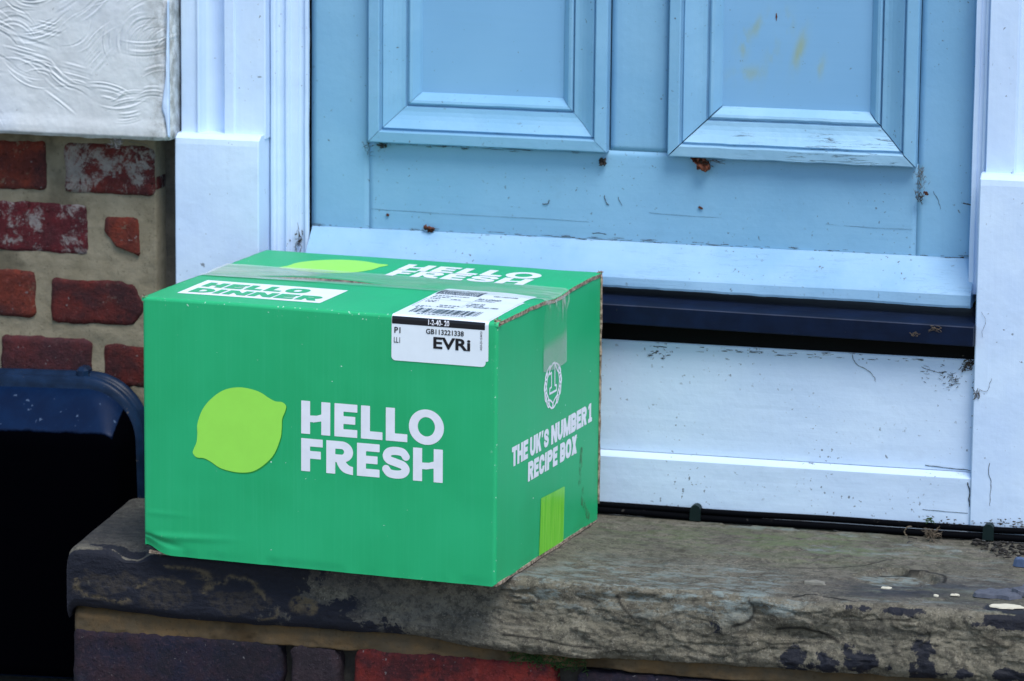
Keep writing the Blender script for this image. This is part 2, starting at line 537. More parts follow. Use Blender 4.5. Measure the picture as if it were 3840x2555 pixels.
# =================================================================== SETTING
GZ = -0.245
def build_ground():
    n = 60
    xs = np.concatenate([[-40, -12, -4], np.linspace(-2, 3.5, n), [6, 14, 40]])
    ys = np.concatenate([[-40, -12, -6], np.linspace(-5, 1, n), [4]])
    X, Y = np.meshgrid(xs, ys, indexing='ij')
    Z = GZ + .002 * fbm(X * 2, Y * 2, 0, 3)
    V = np.stack([X, Y, Z], -1).reshape(-1, 3)
    tag(obj('pavement', make_mesh('pavement', V, grid_faces(len(xs), len(ys))), pavement_mat()), kind='structure',
        label='grey pavement below the stone step', cat='pavement')
build_ground()

TOPZ = 2.25

# ------------------------------------------------------------------ bricks
def brick_mesh(x0, x1, z0, z1, y, seed, depth=.05, rough=1.0, cut=None, ex=0):
    nx = max(8, int((x1 - x0) / .0042)); nz = max(8, int((z1 - z0) / .0042))
    u = np.linspace(-1, 1, nx); v = np.linspace(-1, 1, nz)
    # crowd samples at the rim
    u = np.sign(u) * (1 - (1 - np.abs(u)) ** 1.25); v = np.sign(v) * (1 - (1 - np.abs(v)) ** 1.25)
    cx, cz, hx, hz = (x0 + x1) / 2, (z0 + z1) / 2, (x1 - x0) / 2, (z1 - z0) / 2
    U, V = np.meshgrid(u, v, indexing='ij')
    X = cx + U * hx; Z = cz + V * hz
    # rounded, ragged outline
    ax = np.clip((np.abs(U) * hx - (hx - .010)) / .010, 0, 1); az = np.clip((np.abs(V) * hz - (hz - .010)) / .010, 0, 1)
    rr = np.sqrt(ax ** 2 + az ** 2)
    k = np.where(rr > 1, (rr - 1) / np.maximum(rr, 1e-6), 0)
    X -= np.sign(U) * ax * k * .010; Z -= np.sign(V) * az * k * .010
    e = np.maximum(ax, az)
    X += e * .0022 * rough * fbm(X * 70, Z * 70, seed, 3, seed) ; Z += e * .0022 * rough * fbm(X * 70 + 9, Z * 70, seed + 5, 3, seed + 3)
    if cut is not None: X, Z = cut(X, Z, U, V)
    Y = y + .0011 * rough * fbm(X * 45, Z * 45, seed, 4, seed) + .0007 * fbm(X * 160, Z * 160, seed, 3, seed + 9)
    d = np.maximum(np.abs(U) * hx - hx, np.abs(V) * hz - hz)      # <=0, distance to the rim
    Y += .0042 * sstep(-.0045, 0, d) ** 1.5
    Vv = np.stack([X, Y, Z], -1).reshape(-1, 3)
    f = grid_faces(nx, nz).tolist()
    ring = [i * nz for i in range(nx)] + [(nx - 1) * nz + j for j in range(1, nz)] + \
           [i * nz + nz - 1 for i in range(nx - 2, -1, -1)] + [j for j in range(nz - 2, 0, -1)]
    B = Vv[ring].copy(); B[:, 1] = y + depth
    base = len(Vv); n = len(ring); Vv = np.vstack([Vv, B])
    for q in range(n): f.append([ring[(q + 1) % n], ring[q], base + q, base + (q + 1) % n])
    f.append([base + q for q in range(n)][::-1])
    return Vv, f

def mortar_sheet(x0, x1, z0, z1, y, seed, res=.003, amp=.0016, thick=.08):
    xs = np.arange(x0, x1 + res, res); zs = np.arange(z0, z1 + res, res)
    return slab(xs, zs, lambda X, Z: y + amp * fbm(X * 35, Z * 35, seed, 4, seed) + amp * .5 * fbm(X * 150, Z * 150, seed, 3, seed + 2), thick)

wall = empty('brick_wall', (-.2, .06, GZ), 'old red brick wall with buff mortar left of the white doorway', 'wall')
V, F = mortar_sheet(-.62, -.110, GZ, .43, .0352, 3)
obj('mortar', make_mesh('mortar', local(wall, V), F), M_mortar, wall)
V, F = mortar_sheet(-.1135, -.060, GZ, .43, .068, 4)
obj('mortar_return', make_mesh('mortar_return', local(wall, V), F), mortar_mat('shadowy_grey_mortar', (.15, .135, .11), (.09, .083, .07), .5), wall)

def frag(X, Z, U, V):
    # broken half brick: its lower left corner is lost
    t = np.clip((-.30 - .55 * U - V), 0, 2)
    return X + t * .013, Z + t * .010
def frag2(X, Z, U, V):
    t = np.clip((V * .5 + U - 1.0), 0, 2)
    t2 = np.clip((U - V * .8 - 1.15), 0, 2)
    return X - t * .022 - t2 * .02, Z - t * .010
YB = .0325; BDX, BDZ = -.0045, -.003
bricks = [
    (-.345, -.2375, .3325, .391, 'red', None), (-.2165, -.1055, .3325, .391, 'bloom', None),
    (-.300, -.1875, .2600, .3205, 'bloom2', None), (-.1700, -.1245, .2595, .3085, 'red', frag),
    (-.360, -.2520, .1830, .2400, 'red', None), (-.2350, -.1200, .1795, .2340, 'deep', frag2),
    (-.298, -.1845, .1100, .1630, 'dark', None), (-.1720, -.1010, .1080, .1590, 'deep', None),
    (-.475, -.365, .3325, .391, 'dark', None), (-.43, -.315, .2600, .3205, 'red', None),
    (-.49, -.375, .1830, .2400, 'bloom2', None), (-.43, -.312, .1100, .1630, 'deep', None),
    (-.56, -.445, .2600, .3205, 'deep', None), (-.56, -.445, .1100, .1630, 'red', None)]
for k, (a, b, c, d, m, cut) in enumerate(bricks):
    V, F = brick_mesh(a + BDX, b + BDX, c + BDZ, d + BDZ, YB + random.uniform(-.001, .0015), 20 + k, cut=cut)
    obj('brick', make_mesh('brick', local(wall, V), F), MB[m], wall)

# ------------------------------------------------------------------ render panel
def build_render():
    x0, x1, z0, z1 = -.62, -.0795, .4005, TOPZ
    xs = np.concatenate([np.linspace(x0, -.315, 50), np.linspace(-.312, x1, 300)])
    zs = np.concatenate([np.linspace(z0, .60, 250), np.linspace(.61, z1, 90)])
    def yf(X, Z):
        comb = np.zeros_like(X)
        rg = np.random.default_rng(77)
        near = (X > -.33) & (Z < .62)
        xs_, zs_ = X[near], Z[near]; acc = np.zeros_like(xs_)
        for gk in range(64):
            cx, cz = rg.uniform(-.33, -.085), rg.uniform(.408, .60)
            an = .55 * math.sin(cx * 21 + cz * 9) + .35 * math.sin(cz * 40) + rg.normal() * .22
            bend = rg.normal() * 9.0
            for k in range(rg.integers(2, 6)):
                ox, oz = cx - math.sin(an) * k * .0048 + rg.normal() * .003, cz + math.cos(an) * k * .0048 + rg.normal() * .0008
                L, wd, hh = rg.uniform(.006, .026), rg.uniform(.0007, .0014), rg.uniform(.35, 1.0) * (1 if rg.random() < .7 else -.7)
                m = (np.abs(xs_ - ox) < L * 1.6) & (np.abs(zs_ - oz) < L * 1.6)
                if not m.any(): continue
                dx, dz = xs_[m] - ox, zs_[m] - oz
                p_ = dx * math.cos(an) + dz * math.sin(an); q_ = -dx * math.sin(an) + dz * math.cos(an) - bend * p_ * p_
                acc[m] += hh * np.exp(-(p_ / L) ** 4) * (np.exp(-(q_ / wd) ** 2) - .6 * np.exp(-((q_ - 1.8 * wd) / wd) ** 2))
        comb[near] = np.clip(acc, -1.2, 1.6)
        y = -.008 + .0014 * fbm(X * 12, Z * 12, 3, 3, 51) - .0008 * comb + .0004 * fbm(X * 90, Z * 90, 1, 3, 55)
        y += .0035 * (1 - sstep(z0, z0 + .006, Z)) ** 2
        y -= .0018 * sstep(.02, .004, np.abs(Z - z0 - .006))
        y += .004 * sstep(-.088, -.080, X + .004 * fbm(X * 0, Z * 25, 1, 3, 58))
        return y
    def xz(X, Z):
        Z2 = Z + np.where(Z < z0 + .002, .0015 * fbm(X * 40, 0, 2, 3, 61), 0)
        return X, Z2
    V, F = slab(xs, zs, yf, .04, xz)
    ro = empty('plaster_wall', (-.2, .05, .40), 'white combed plaster render above the red bricks', 'render wall')
    me = make_mesh('plaster', local(ro, V), F)
    a = me.attributes.new('grime', 'FLOAT', 'POINT')
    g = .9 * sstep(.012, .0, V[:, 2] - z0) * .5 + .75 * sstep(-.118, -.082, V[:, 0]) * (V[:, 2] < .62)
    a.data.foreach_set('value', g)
    obj('plaster', me, M_render, ro)
    # strip of loose paint along the pilaster
    pts = [(-.0800, .475), (-.0855, .452), (-.0875, .437), (-.0835, .428), (-.0800, .402)]
    xs = np.linspace(0, 1, 4); zs = np.linspace(.405, .56, 60)
    edge = lambda Z: np.interp(Z, [.402, .428, .437, .452, .475, .56], [.0006, .0045, .0085, .0065, .003, .001])
    V, F = slab(xs, zs, lambda X, Z: -.0105 + .0008 * fbm(X * 3, Z * 60, 2, 2, 71), .004,
                lambda X, Z: (-.0786 - (1 - X) * edge(Z), Z))
    obj('paint_overlap', make_mesh('paint_overlap', local(ro, V), F), M_white, ro)
build_render()

# ------------------------------------------------------------------ pilasters and door frame
def extrude_profile(P, z0, z1, nz, wob=.0004, seed=0, back=None):
    """vertical extrusion of an open x/y profile, closed at the back"""
    P = np.array(P, float)
    Q = []
    for i in range(len(P) - 1):
        L = np.linalg.norm(P[i + 1] - P[i]); n = max(1, int(L / .004))
        for k in range(n): Q.append(P[i] + (P[i + 1] - P[i]) * k / n)
    Q.append(P[-1]); Q = np.array(Q); n = len(Q)
    zs = np.concatenate([np.linspace(z0, .66, nz), np.linspace(.72, z1, 12)]) if z1 > .8 else np.linspace(z0, z1, nz)
    V = []
    for q in Q:
        for z in zs: V.append((q[0], q[1], z))
    V = np.array(V)
    d = wob * fbm(V[:, 0] * 50, V[:, 1] * 50, V[:, 2] * 22, 3, seed)
    V[:, 1] += d; V[:, 0] += d * .5
    F = grid_faces(n, len(zs)).tolist()
    yb = P[:, 1].max() + .003
    nz_ = len(zs)
    a = len(V)
    V = np.vstack([V, [[P[-1][0], yb, zs[0]], [P[0][0], yb, zs[0]], [P[-1][0], yb, zs[-1]], [P[0][0], yb, zs[-1]]]])
    F.append([i * nz_ for i in range(n)][::-1] + [a + 1, a][0:2])
    F.append([i * nz_ + nz_ - 1 for i in range(n)] + [a + 2, a + 3])
    F.append([a + 1, a + 3, a + 2, a])
    return V, F

pil = empty('pilaster', (-.03, .06, 0), 'white painted fluted pilaster beside the brick wall', 'pilaster', 'pilasters either side of the door')
fl = [(-.0775, .075), (-.0775, .0305), (-.0765, .030), (-.0585, .030), (-.0575, .0268), (-.0560, .0264), (-.0548, .0285), (-.0540, .0335)]
for k in range(1, 9):
    t = k / 9; fl.append((-.0540 + .0265 * t, .0345 + .0125 * math.sin(math.pi * (.12 + .62 * t))))
fl += [(-.0268, .0405), (-.0262, .0312), (-.0255, .0302), (-.0150, .0302), (-.0142, .0312), (-.0138, .0335), (.0205, .0335), (.0218, .0345), (.0218, .075)]
V, F = extrude_profile(fl, .402, TOPZ, 70, .0005, 81)
obj('fluted_shaft', make_mesh('fluted_shaft', local(pil, V), F, False), M_white, pil)

def plinth_mesh(x0, x1, y0, yb, z0, z1, ch, seed):
    """plinth block with a sloping chamfer at its head and soft edges"""
    prof = [(y0, z0)] + [(y0, z0 + (z1 - ch - z0) * t) for t in np.linspace(.02, .985, 60)] + [(y0 + .0008, z1 - ch + .0004), (y0 + ch * 1.7, z1), (yb, z1 + .001)]
    xs = np.concatenate([[x0, x0 + .0012], np.linspace(x0 + .004, x1 - .004, 24), [x1 - .0012, x1]])
    V = []
    for x in xs:
        e = min(x - x0, x1 - x)
        r = .0012 - min(e, .0012)
        for (y, z) in prof: V.append((x, y + r, z))
    V = np.array(V)
    V[:, 1] += .0006 * fbm(V[:, 0] * 25, V[:, 1] * 25, V[:, 2] * 25, 3, seed)
    n = len(prof)
    F = grid_faces(len(xs), n).tolist()
    a = len(V)
    V = np.vstack([V, [[x0, yb, z0], [x1, yb, z0]]])
    F.append([j for j in range(n)] + [a]); F.append([(len(xs) - 1) * n + j for j in range(n)][::-1] + [a + 1])
    F.append([a, a + 1, len(xs) * n - 1, n - 1])
    return V, F
V, F = plinth_mesh(-.0792, .0206, .0118, .080, 0.0015, .4065, .0050, 91)
obj('plinth_block', make_mesh('plinth_block', local(pil, V), F, False), M_white, pil)

frame = empty('doorcase', (.045, .08, .26), 'white moulded door frame lining between pilaster and blue door', 'door frame')
fp = [(.0222, .095), (.0222, .0530), (.0240, .0500), (.0252, .0472), (.0285, .0466), (.0305, .0478), (.0315, .0520), (.0330, .0540), (.0395, .0548),
      (.0408, .0515), (.0422, .0496), (.0442, .0496), (.0455, .0520), (.0462, .0555), (.0550, .0560), (.0556, .0585), (.0620, .0600), (.0626, .0560), (.0634, .0545), (.0660, .0545), (.0667, .0555), (.0668, .0600), (.0560, .0615), (.0560, .095)]
fp = [(x - .0012, y) for x, y in fp]
V, F = extrude_profile(fp, .247, TOPZ, 80, .0006, 95)
obj('frame_jamb', make_mesh('frame_jamb', local(frame, V), F, False), M_white, frame)
board('frame_jamb_base', .0224, .0600, .0560, .0950, .0015, .2465, M_white, frame)
board('door_rebate', .0555, .0850, .0860, .1000, .19, TOPZ, M_black, frame)
# right-hand strip of the lining
V, F = extrude_profile([(.8205, .095), (.8232, .048), (.8242, .0452), (.8290, .0448), (.8300, .0465), (.8345, .0462), (.8350, .0420), (.8380, .0410), (.8400, .0430), (.8400, .095)], .2640, TOPZ, 70, .0006, 97)
obj('frame_strip', make_mesh('frame_strip', local(frame, V), F, False), M_white, frame)
board('door_rebate', .8225, .8420, .0860, .1000, .19, TOPZ, M_black, frame)

pr = empty('pilaster', (.90, .06, 0), 'white painted pilaster with plinth at the right edge of the picture', 'pilaster', 'pilasters either side of the door')
V, F = extrude_profile([(.8405, .078), (.8405, .0325), (.8415, .0312), (.8715, .0312), (.8725, .0332), (.8735, .0370), (.8800, .0430), (.8900, .0450), (.8965, .0400), (.8975, .0318), (.9080, .0315), (.9090, .0340), (.9470, .0340), (.9480, .0300), (.9640, .0300), (.9640, .078)], .398, TOPZ, 70, .0006, 99)
obj('fluted_shaft', make_mesh('fluted_shaft', local(pr, V), F, False), M_white, pr)
V, F = plinth_mesh(.8375, .9660, .0118, .080, 0.0015, .4010, .0055, 101)
obj('plinth_block', make_mesh('plinth_block', local(pr, V), F, False), M_white, pr)
V, F = slab(np.linspace(.967, 1.7, 60), np.concatenate([np.linspace(0.002, .7, 60), [1.2, TOPZ]]), lambda X, Z: .02 + .0018 * fbm(X * 14, Z * 14, 1, 4, 111), .03)
rr = tag(obj('rendered_wall', make_mesh('rendered_wall', V, F), M_render), 'white rendered wall right of the doorway, beyond the right pilaster', 'render wall', None, 'thing')

# ------------------------------------------------------------------ door
DY = .070
door = empty('door', (.44, .09, .255), 'pale blue panelled wooden front door with flaking paint', 'door')
def plank(name, x0, x1, z0, z1, mat, seed, y=DY, thick=.03):
    res = .006
    xs = np.linspace(x0, x1, max(3, int((x1 - x0) / res)))
    zt = min(z1, .7)
    zs = np.linspace(z0, zt, max(3, int((zt - z0) / res)))
    if z1 > .7: zs = np.concatenate([zs, np.linspace(.74, z1, 8)])
    def yf(X, Z):
        e = np.minimum(np.minimum(X - x0, x1 - X), np.minimum(Z - z0, z1 - Z))
        return y + .0004 * fbm(X * 12, Z * 12, 1, 3, seed) + .0005 * sstep(.0012, 0, e)
    V, F = slab(xs, zs, yf, thick)
    return obj(name, make_mesh(name, local(door, V), F), mat, door)
XL, XR = .0652, .8240
plank('stile', XL, .1336, .262, TOPZ, M_blue, 121)
plank('stile', .7612, XR, .262, TOPZ, M_blue, 122)
plank('bottom_rail', .1338, .7610, .2620, .4014, M_blue_h, 123)
plank('muntin', .4145, .4790, .4016, .9995, M_blue, 125)
plank('lock_rail', .1341, .7607, 1.0000, 1.18, M_blue_h, 126)
board('door_core', .0900, .8000, .0935, .1050, .262, TOPZ, M_blue, door)

def panel_field(x0, x1, z0, z1, stains):
    xs = np.linspace(x0, x1, 60); zs = np.concatenate([np.linspace(z0, .68, 70), np.linspace(.7, z1, 8)])
    V, F = slab(xs, zs, lambda X, Z: .0815 + .0004 * fbm(X * 10, Z * 10, 1, 3, 131), .009)
    me = make_mesh('panel_field', local(door, V), F)
    a = me.attributes.new('stain', 'FLOAT', 'POINT'); s = np.zeros(len(V))
    for (sx, sz, rx, rz, tilt, am) in stains:
        dx, dz = V[:, 0] - sx, V[:, 2] - sz
        ct, st_ = math.cos(tilt), math.sin(tilt)
        u, v = (dx * ct + dz * st_) / rx, (-dx * st_ + dz * ct) / rz
        s = np.maximum(s, am * np.exp(-(u * u + v * v)))
    a.data.foreach_set('value', s)
    return obj('panel_field', me, M_panel, door)
panel_field(.17, .38, .438, 1.0, [])
panel_field(.515, .725, .438, 1.0, [(.560, .527, .006, .016, 0, 1.3), (.576, .545, .022, .006, .9, .9), (.624, .520, .005, .022, -.25, 1.4), (.610, .548, .006, .012, .1, 1.0),
                                  (.648, .502, .004, .012, -.2, .9), (.568, .492, .020, .008, .2, .8), (.600, .560, .012, .006, .4, .6), (.595, .515, .008, .03, -.3, .45)])

# bolection moulding profile: (distance from the outer edge, y)
MP = [(0, .0705), (0, .0555), (.0012, .0540), (.0122, .0530), (.0134, .0536), (.0140, .0592), (.0154, .0600), (.0164, .0578), (.0172, .0570)] + \
     [(.0172 + .0230 * t, .0570 + .0115 * math.sin(math.pi * .5 * t)) for t in (.2, .4, .6, .8, 1.0)] + \
     [(.0408, .0740), (.0422, .0745), (.0430, .0712), (.0450, .0698), (.0480, .0708), (.0540, .0780), (.0560, .0815)]
def moulding(x0, x1, z0, z1, cracky, seed):
    corners = {'b': ((x0, z0), (x1, z0)), 'r': ((x1, z0), (x1, z1)), 't': ((x1, z1), (x0, z1)), 'l': ((x0, z1), (x0, z0))}
    inn = {'b': (0, 1), 'r': (-1, 0), 't': (0, -1), 'l': (1, 0)}
    for k, (A, B) in corners.items():
        A = np.array(A); B = np.array(B); nrm = np.array(inn[k]); dr = (B - A) / np.linalg.norm(B - A)
        L = np.linalg.norm(B - A); n = max(20, int(L / .008))
        if L > .4: n = 40
        V = []; g = .00035 if not cracky else .0009
        for (d, y) in MP:
            for t in np.linspace(0, 1, n):
                a = A + dr * (d + g); b = B - dr * (d + g)
                P = a + (b - a) * t + nrm * d
                V.append((P[0], y, P[1]))
        V = np.array(V)
        amp = .0013 if (cracky and k == 'b') else .0006
        dd = amp * fbm(V[:, 0] * 30, V[:, 1] * 90, V[:, 2] * 30, 4, seed)
        V[:, 1] += dd; V[:, 2] += dd * .6
        m = len(MP)
        F = grid_faces(m, n, flip=True).tolist()
        F.append([j * n for j in range(m)]); F.append([j * n + n - 1 for j in range(m)][::-1])
        F.append([0, n - 1, m * n - 1, (m - 1) * n])
        mat = M_blue_crack if (cracky and k == 'b') else (M_blue_h if k in 'bt' else M_blue)
        o = obj('panel_moulding', make_mesh('panel_moulding', local(door, V), F, False), mat, door)
        if cracky and k == 'b': o['label'] = 'lower moulding of the right panel, its paint cracked and flaking'
moulding(.1362, .4130, .4008, .9990, False, 141)
moulding(.4826, .7604, .3992, .9990, True, 151)

# sloping weatherboard
def weatherboard():
    prof = [(.0690, .2998), (.0665, .3000), (.0350, .2672), (.0330, .2645), (.0322, .2560), (.0330, .2535), (.0400, .2528), (.085, .2528), (.085, .2990)]
    Q = []
    for i in range(len(prof) - 1):
        a, b = np.array(prof[i]), np.array(prof[i + 1]); n = max(1, int(np.linalg.norm(b - a) / .005))
        for k in range(n): Q.append(a + (b - a) * k / n)
    Q.append(np.array(prof[-1])); m = len(Q)
    xs = np.linspace(.0672, .8285, 150)
    V = np.array([(x, q[0], q[1]) for x in xs for q in Q])
    V[:, 1] += .0009 * fbm(V[:, 0] * 14, V[:, 2] * 60, 1, 4, 161)
    low = (V[:, 2] < .262) & (V[:, 1] < .05)
    V[:, 2] += np.where(low, -.0030 * (V[:, 0] - .42) / .41 + .0010 * fbm(V[:, 0] * 45, 2, 1, 4, 163), 0)
    V[:, 2] += .0008 * fbm(V[:, 0] * 7, 5, 1, 2, 165)
    F = grid_faces(len(xs), m, flip=True).tolist()
    F.append([j for j in range(m)]); F.append([(len(xs) - 1) * m + j for j in range(m)][::-1])
    obj('weatherboard', make_mesh('weatherboard', local(door, V), F, False), M_blue_pale, door)
weatherboard()

# ------------------------------------------------------------------ sill, riser
sill = empty('door_sill', (.45, .05, .2), 'dark navy painted timber sill under the blue door', 'sill')
def sill_mesh():
    prof = [(.10, .2490), (.02, .2420), (.0012, .2398), (0, .2388), (0, .2192), (.0012, .2180), (.10, .2180)]
    Q = np.array(prof); xs = np.linspace(.0612, .8372, 120)
    V = np.array([(x, q[0], q[1]) for x in xs for q in Q])
    V[:, 1] += .0006 * fbm(V[:, 0] * 12, V[:, 2] * 60, 1, 3, 171)
    V[:, 2] -= .0040 * (V[:, 0] - .42) / .41
    m = len(Q)
    F = grid_faces(len(xs), m, flip=True).tolist()
    F.append([j for j in range(m)]); F.append([(len(xs) - 1) * m + j for j in range(m)][::-1]); F.append([0, (len(xs) - 1) * m, len(xs) * m - 1, m - 1])
    me = make_mesh('sill_board', local(sill, V), F, False)
    o = obj('sill_board', me, [M_sill, M_sill_edge], sill)
    for p in me.polygons:
        if len(p.vertices) == 4 and min(p.vertices) % m == 2 and max(p.vertices) - min(p.vertices) <= m + 2: p.material_index = 1
sill_mesh()
board('sill_backing', .0612, .8372, .0265, .09, .1965 - .003, .2165, M_black, sill)  # black strip in the recess under the sill: its shadow put into the colour

riser = empty('riser_board', (.45, .05, 0), 'white painted boarding below the dark sill, above the stone step', 'boarding')
def riser_mesh(name, prof, seed, amp=.0007):
    Q = []
    for i in range(len(prof) - 1):
        a, b = np.array(prof[i]), np.array(prof[i + 1]); n = max(1, int(np.linalg.norm(b - a) / .006))
        for k in range(n): Q.append(a + (b - a) * k / n)
    Q.append(np.array(prof[-1])); m = len(Q)
    xs = np.linspace(.0605, .8372, 130)
    V = np.array([(x, q[0], q[1]) for x in xs for q in Q])
    V[:, 1] += amp * fbm(V[:, 0] * 11, V[:, 2] * 25, 1, 3, seed)
    low = V[:, 2] < .004
    V[:, 2] += np.where(low, .0016 * fbm(V[:, 0] * 60, 3, 1, 4, seed + 4) + .0012, 0)
    F = grid_faces(len(xs), m, flip=True).tolist()
    F.append([j for j in range(m)]); F.append([(len(xs) - 1) * m + j for j in range(m)][::-1])
    return obj(name, make_mesh(name, local(riser, V), F, False), M_white_h, riser)
riser_mesh('upper_board', [(.060, .1952), (.0262, .1952), (.0250, .1940), (.0250, .0700), (.060, .0700)], 181)
riser_mesh('skirting_board', [(.060, .0697), (.0255, .0693), (.0165, .0652), (.0150, .0640), (.0150, .0030), (.060, .0030)], 185)

# ------------------------------------------------------------------ stone step
def zbot(x):
    return np.interp(x, [-.12, -.09, .04, .20, .278, .31, .36, .395, .48, .62, .70, .80, .94, 1.3],
                     [-.0665, -.0680, -.0745, -.0735, -.0715, -.0735, -.0800, -.0815, -.0825, -.0800, -.0795, -.0775, -.0760, -.076])
def build_step():
    step = empty('stone_step', (.45, -.15, -.07), 'worn sandstone doorstep slab carrying the green box', 'doorstep')
    nx = 760
    T = np.linspace(0, 1, nx)
    prof = []      # (kind, a)
    ntop, narc, nfr = 150, 10, 52
    YF = -.309
    rr = .012
    rows = []
    for k in range(ntop): rows.append(('t', .0095 + (YF + rr - .0095) * k / (ntop - 1)))
    for k in range(1, narc): rows.append(('a', k / narc * math.pi / 2))
    for k in range(nfr + 1): rows.append(('f', k / nfr))
    for k in range(1, 5): rows.append(('u', k / 4))
    m = len(rows)
    X = np.zeros((nx, m)); Y = np.zeros((nx, m)); Z = np.zeros((nx, m)); NY = np.zeros((nx, m)); NZ = np.zeros((nx, m)); FR = np.zeros((nx, m))
    for j, (k, a) in enumerate(rows):
        if k == 't': y, zf, ny, nz, fr = a, 0, 0, 1, 0
        elif k == 'a': y, zf, ny, nz, fr = YF + rr - rr * math.sin(a), -rr + rr * math.cos(a), -math.sin(a), math.cos(a), math.sin(a)
        elif k == 'f': y, zf, ny, nz, fr = YF, None, -1, 0, 1
        else: y, zf, ny, nz, fr = YF + .004 + .10 * a, None, -.3, -1, 1
        xl = -.0935 - .0207 * (min(max((y + .309) / .244, 0), 1))
        if y > -.069: xl = -.1142 + (.0322) * float(sstep(-.069, -.052, y))
        X[:, j] = xl + T * (1.30 - xl)
        Y[:, j] = y
        zb = zbot(X[:, j]) + .0016 * fbm(X[:, j] * 40, 1, 1, 4, 201)
        if k in 'ta': Z[:, j] = zf
        elif k == 'f': Z[:, j] = -rr + (zb + rr) * a
        else: Z[:, j] = zb - .0015 + a * .004
        NY[:, j] = ny; NZ[:, j] = nz; FR[:, j] = fr
    # rounding of the left end
    d = X - X[:1, :]
    q = np.clip((.014 - d) / .014, 0, 1)
    drop = (1 - np.sqrt(np.maximum(1 - q * q, 0))) * .014
    # ---- relief
    zz = np.where(FR > .5, Z, Z)
    big = fbm(X * 6, Z * 10 + Y * 4, 1, 3, 211)
    midn = fbm(X * 24, Z * 34 + Y * 20, 2, 4, 221)
    lam = fbm(X * 13, Z * 30, Y * 13, 4, 231)
    terr = sstep(-.03, .02, lam) + sstep(.20, .24, lam) + sstep(-.30, -.27, lam)
    fine = fbm(X * 110, Z * 130, Y * 110, 4, 241)
    edge_soft = FR * sstep(.0, -.02, Z)
    front_amp = .25 + .75 * sstep(.10, .42, X)
    rid = 1 - np.abs(fbm(X * 19 + .4 * big, Z * 46 + X * 6, Y * 8, 4, 245)) * 2.4
    rid2 = 1 - np.abs(fbm(X * 52, Z * 75 - X * 20, Y * 20, 3, 247)) * 2.4
    dfr = (.0058 * big + .0026 * midn + .0022 * (terr - 1.5) +   .0011 * fine - .0040 * np.clip(rid - .68, 0, 1) - .0010 * np.clip(rid2 - .55, 0, 1)) * front_amp
    # hollows in the front face (x, z, rx, rz, depth)
    for (hx, hz, rx, rz, dp) in [(.71, -.046, .050, .014, .014), (.662, -.024, .014, .020, .010), (.54, -.018, .03, .010, .008), (.49, -.028, .012, .016, .006), (.62, -.060, .02, .012, .006), (.43, -.03, .025, .02, .004), (.60, -.052, .02, .02, .004), (.86, -.035, .03, .02, .005)]:
        rdist = ((X - hx) / rx) ** 2 + ((Z - hz) / rz) ** 2
        dfr = dfr - dp * np.exp(-rdist) * np.where(Z > hz, 1, .6)
    # top: laminations, only ever downwards
    tl = fbm(X * 9, Y * 12, 7, 4, 251)
    tr = .0014 * (1 - sstep(-.02, .010, tl)) + .0014 * sstep(.18, .20, tl) * sstep(.45, .6, X)
    wear = .0007 * (fbm(X * 30, Y * 30, 3, 3, 261) + 1) + .0004 * (fbm(X * 140, Y * 140, 3, 3, 262) + 1)
    hollow = .0030 * np.exp(-(((X - .62) / .22) ** 2 + ((Y + .22) / .09) ** 2))
    # spall scar near the right end
    ang = np.arctan2(Y + .185, X - .790)
    rs = np.sqrt(((X - .790) / .046) ** 2 + ((Y + .185) / .036) ** 2) + .10 * fbm(np.cos(ang) * 3, np.sin(ang) * 3, 1, 3, 271)
    spall = .0075 * sstep(1.02, .97, rs) * (.35 + .65 * sstep(-.9, .5, (X - .79) / .046 + (Y + .185) / .036))
    under_box = sstep(.46, .40, X)
    dtop = -(tr + wear + hollow + spall) * (1 - .75 * under_box)
    left = sstep(-.02, -.08, X)
    dtop = dtop - .0016 * left * (fbm(X * 40, Y * 40, 2, 3, 281) * .5 + .5)
    # chip at the front arris, left
    chip = .010 * sstep(.5, .9, 1 - np.abs((X + .02) / .05)) * sstep(-.275, -.30, Y) * sstep(-.02, 0, Z)
    chip2 = .006 * np.exp(-(((X - .715) / .03) ** 2)) * sstep(-.285, -.308, Y) * sstep(-.022, -.004, Z)
    chip3 = .005 * np.exp(-(((X - .30) / .05) ** 2)) * sstep(-.285, -.308, Y) * sstep(-.022, -.004, Z)
    D = dtop * (1 - FR) + dfr * edge_soft + dfr * .35 * (FR - edge_soft)
    Y2 = Y + NY * D
    Z2 = Z + NZ * D * (NZ > 0) - drop - chip - chip2 - chip3
    X2 = X.copy()
    zbe = np.clip((zbot(X) + .012 - Z) / .012, 0, 1)
    Y2 = Y2 + .006 * zbe ** 2 * FR
    V = np.stack([X2, Y2, Z2], -1).reshape(-1, 3)
    F = grid_faces(nx, m, flip=True).tolist()
    F.append([j for j in range(m)]); F.append([(nx - 1) * m + j for j in range(m)][::-1])
    F.append([0, (nx - 1) * m, nx * m - 1, m - 1])
    me = make_mesh('slab', local(step, V), F)
    def put(name, arr):
        a = me.attributes.new(name, 'FLOAT', 'POINT'); a.data.foreach_set('value', np.ascontiguousarray(arr, dtype=np.float32).ravel())
    put('front', FR)
    frontish = sstep(.55, .9, FR)
    st = np.zeros_like(X)
    # black paint down the left half of the front
    st = np.maximum(st, frontish * (.92 * sstep(.36, .06, X + .06 * big + .9 * (Z + .04))))
    st = np.maximum(st, frontish * .85 * sstep(-.048, -.062, Z) * sstep(.30, .2, X))
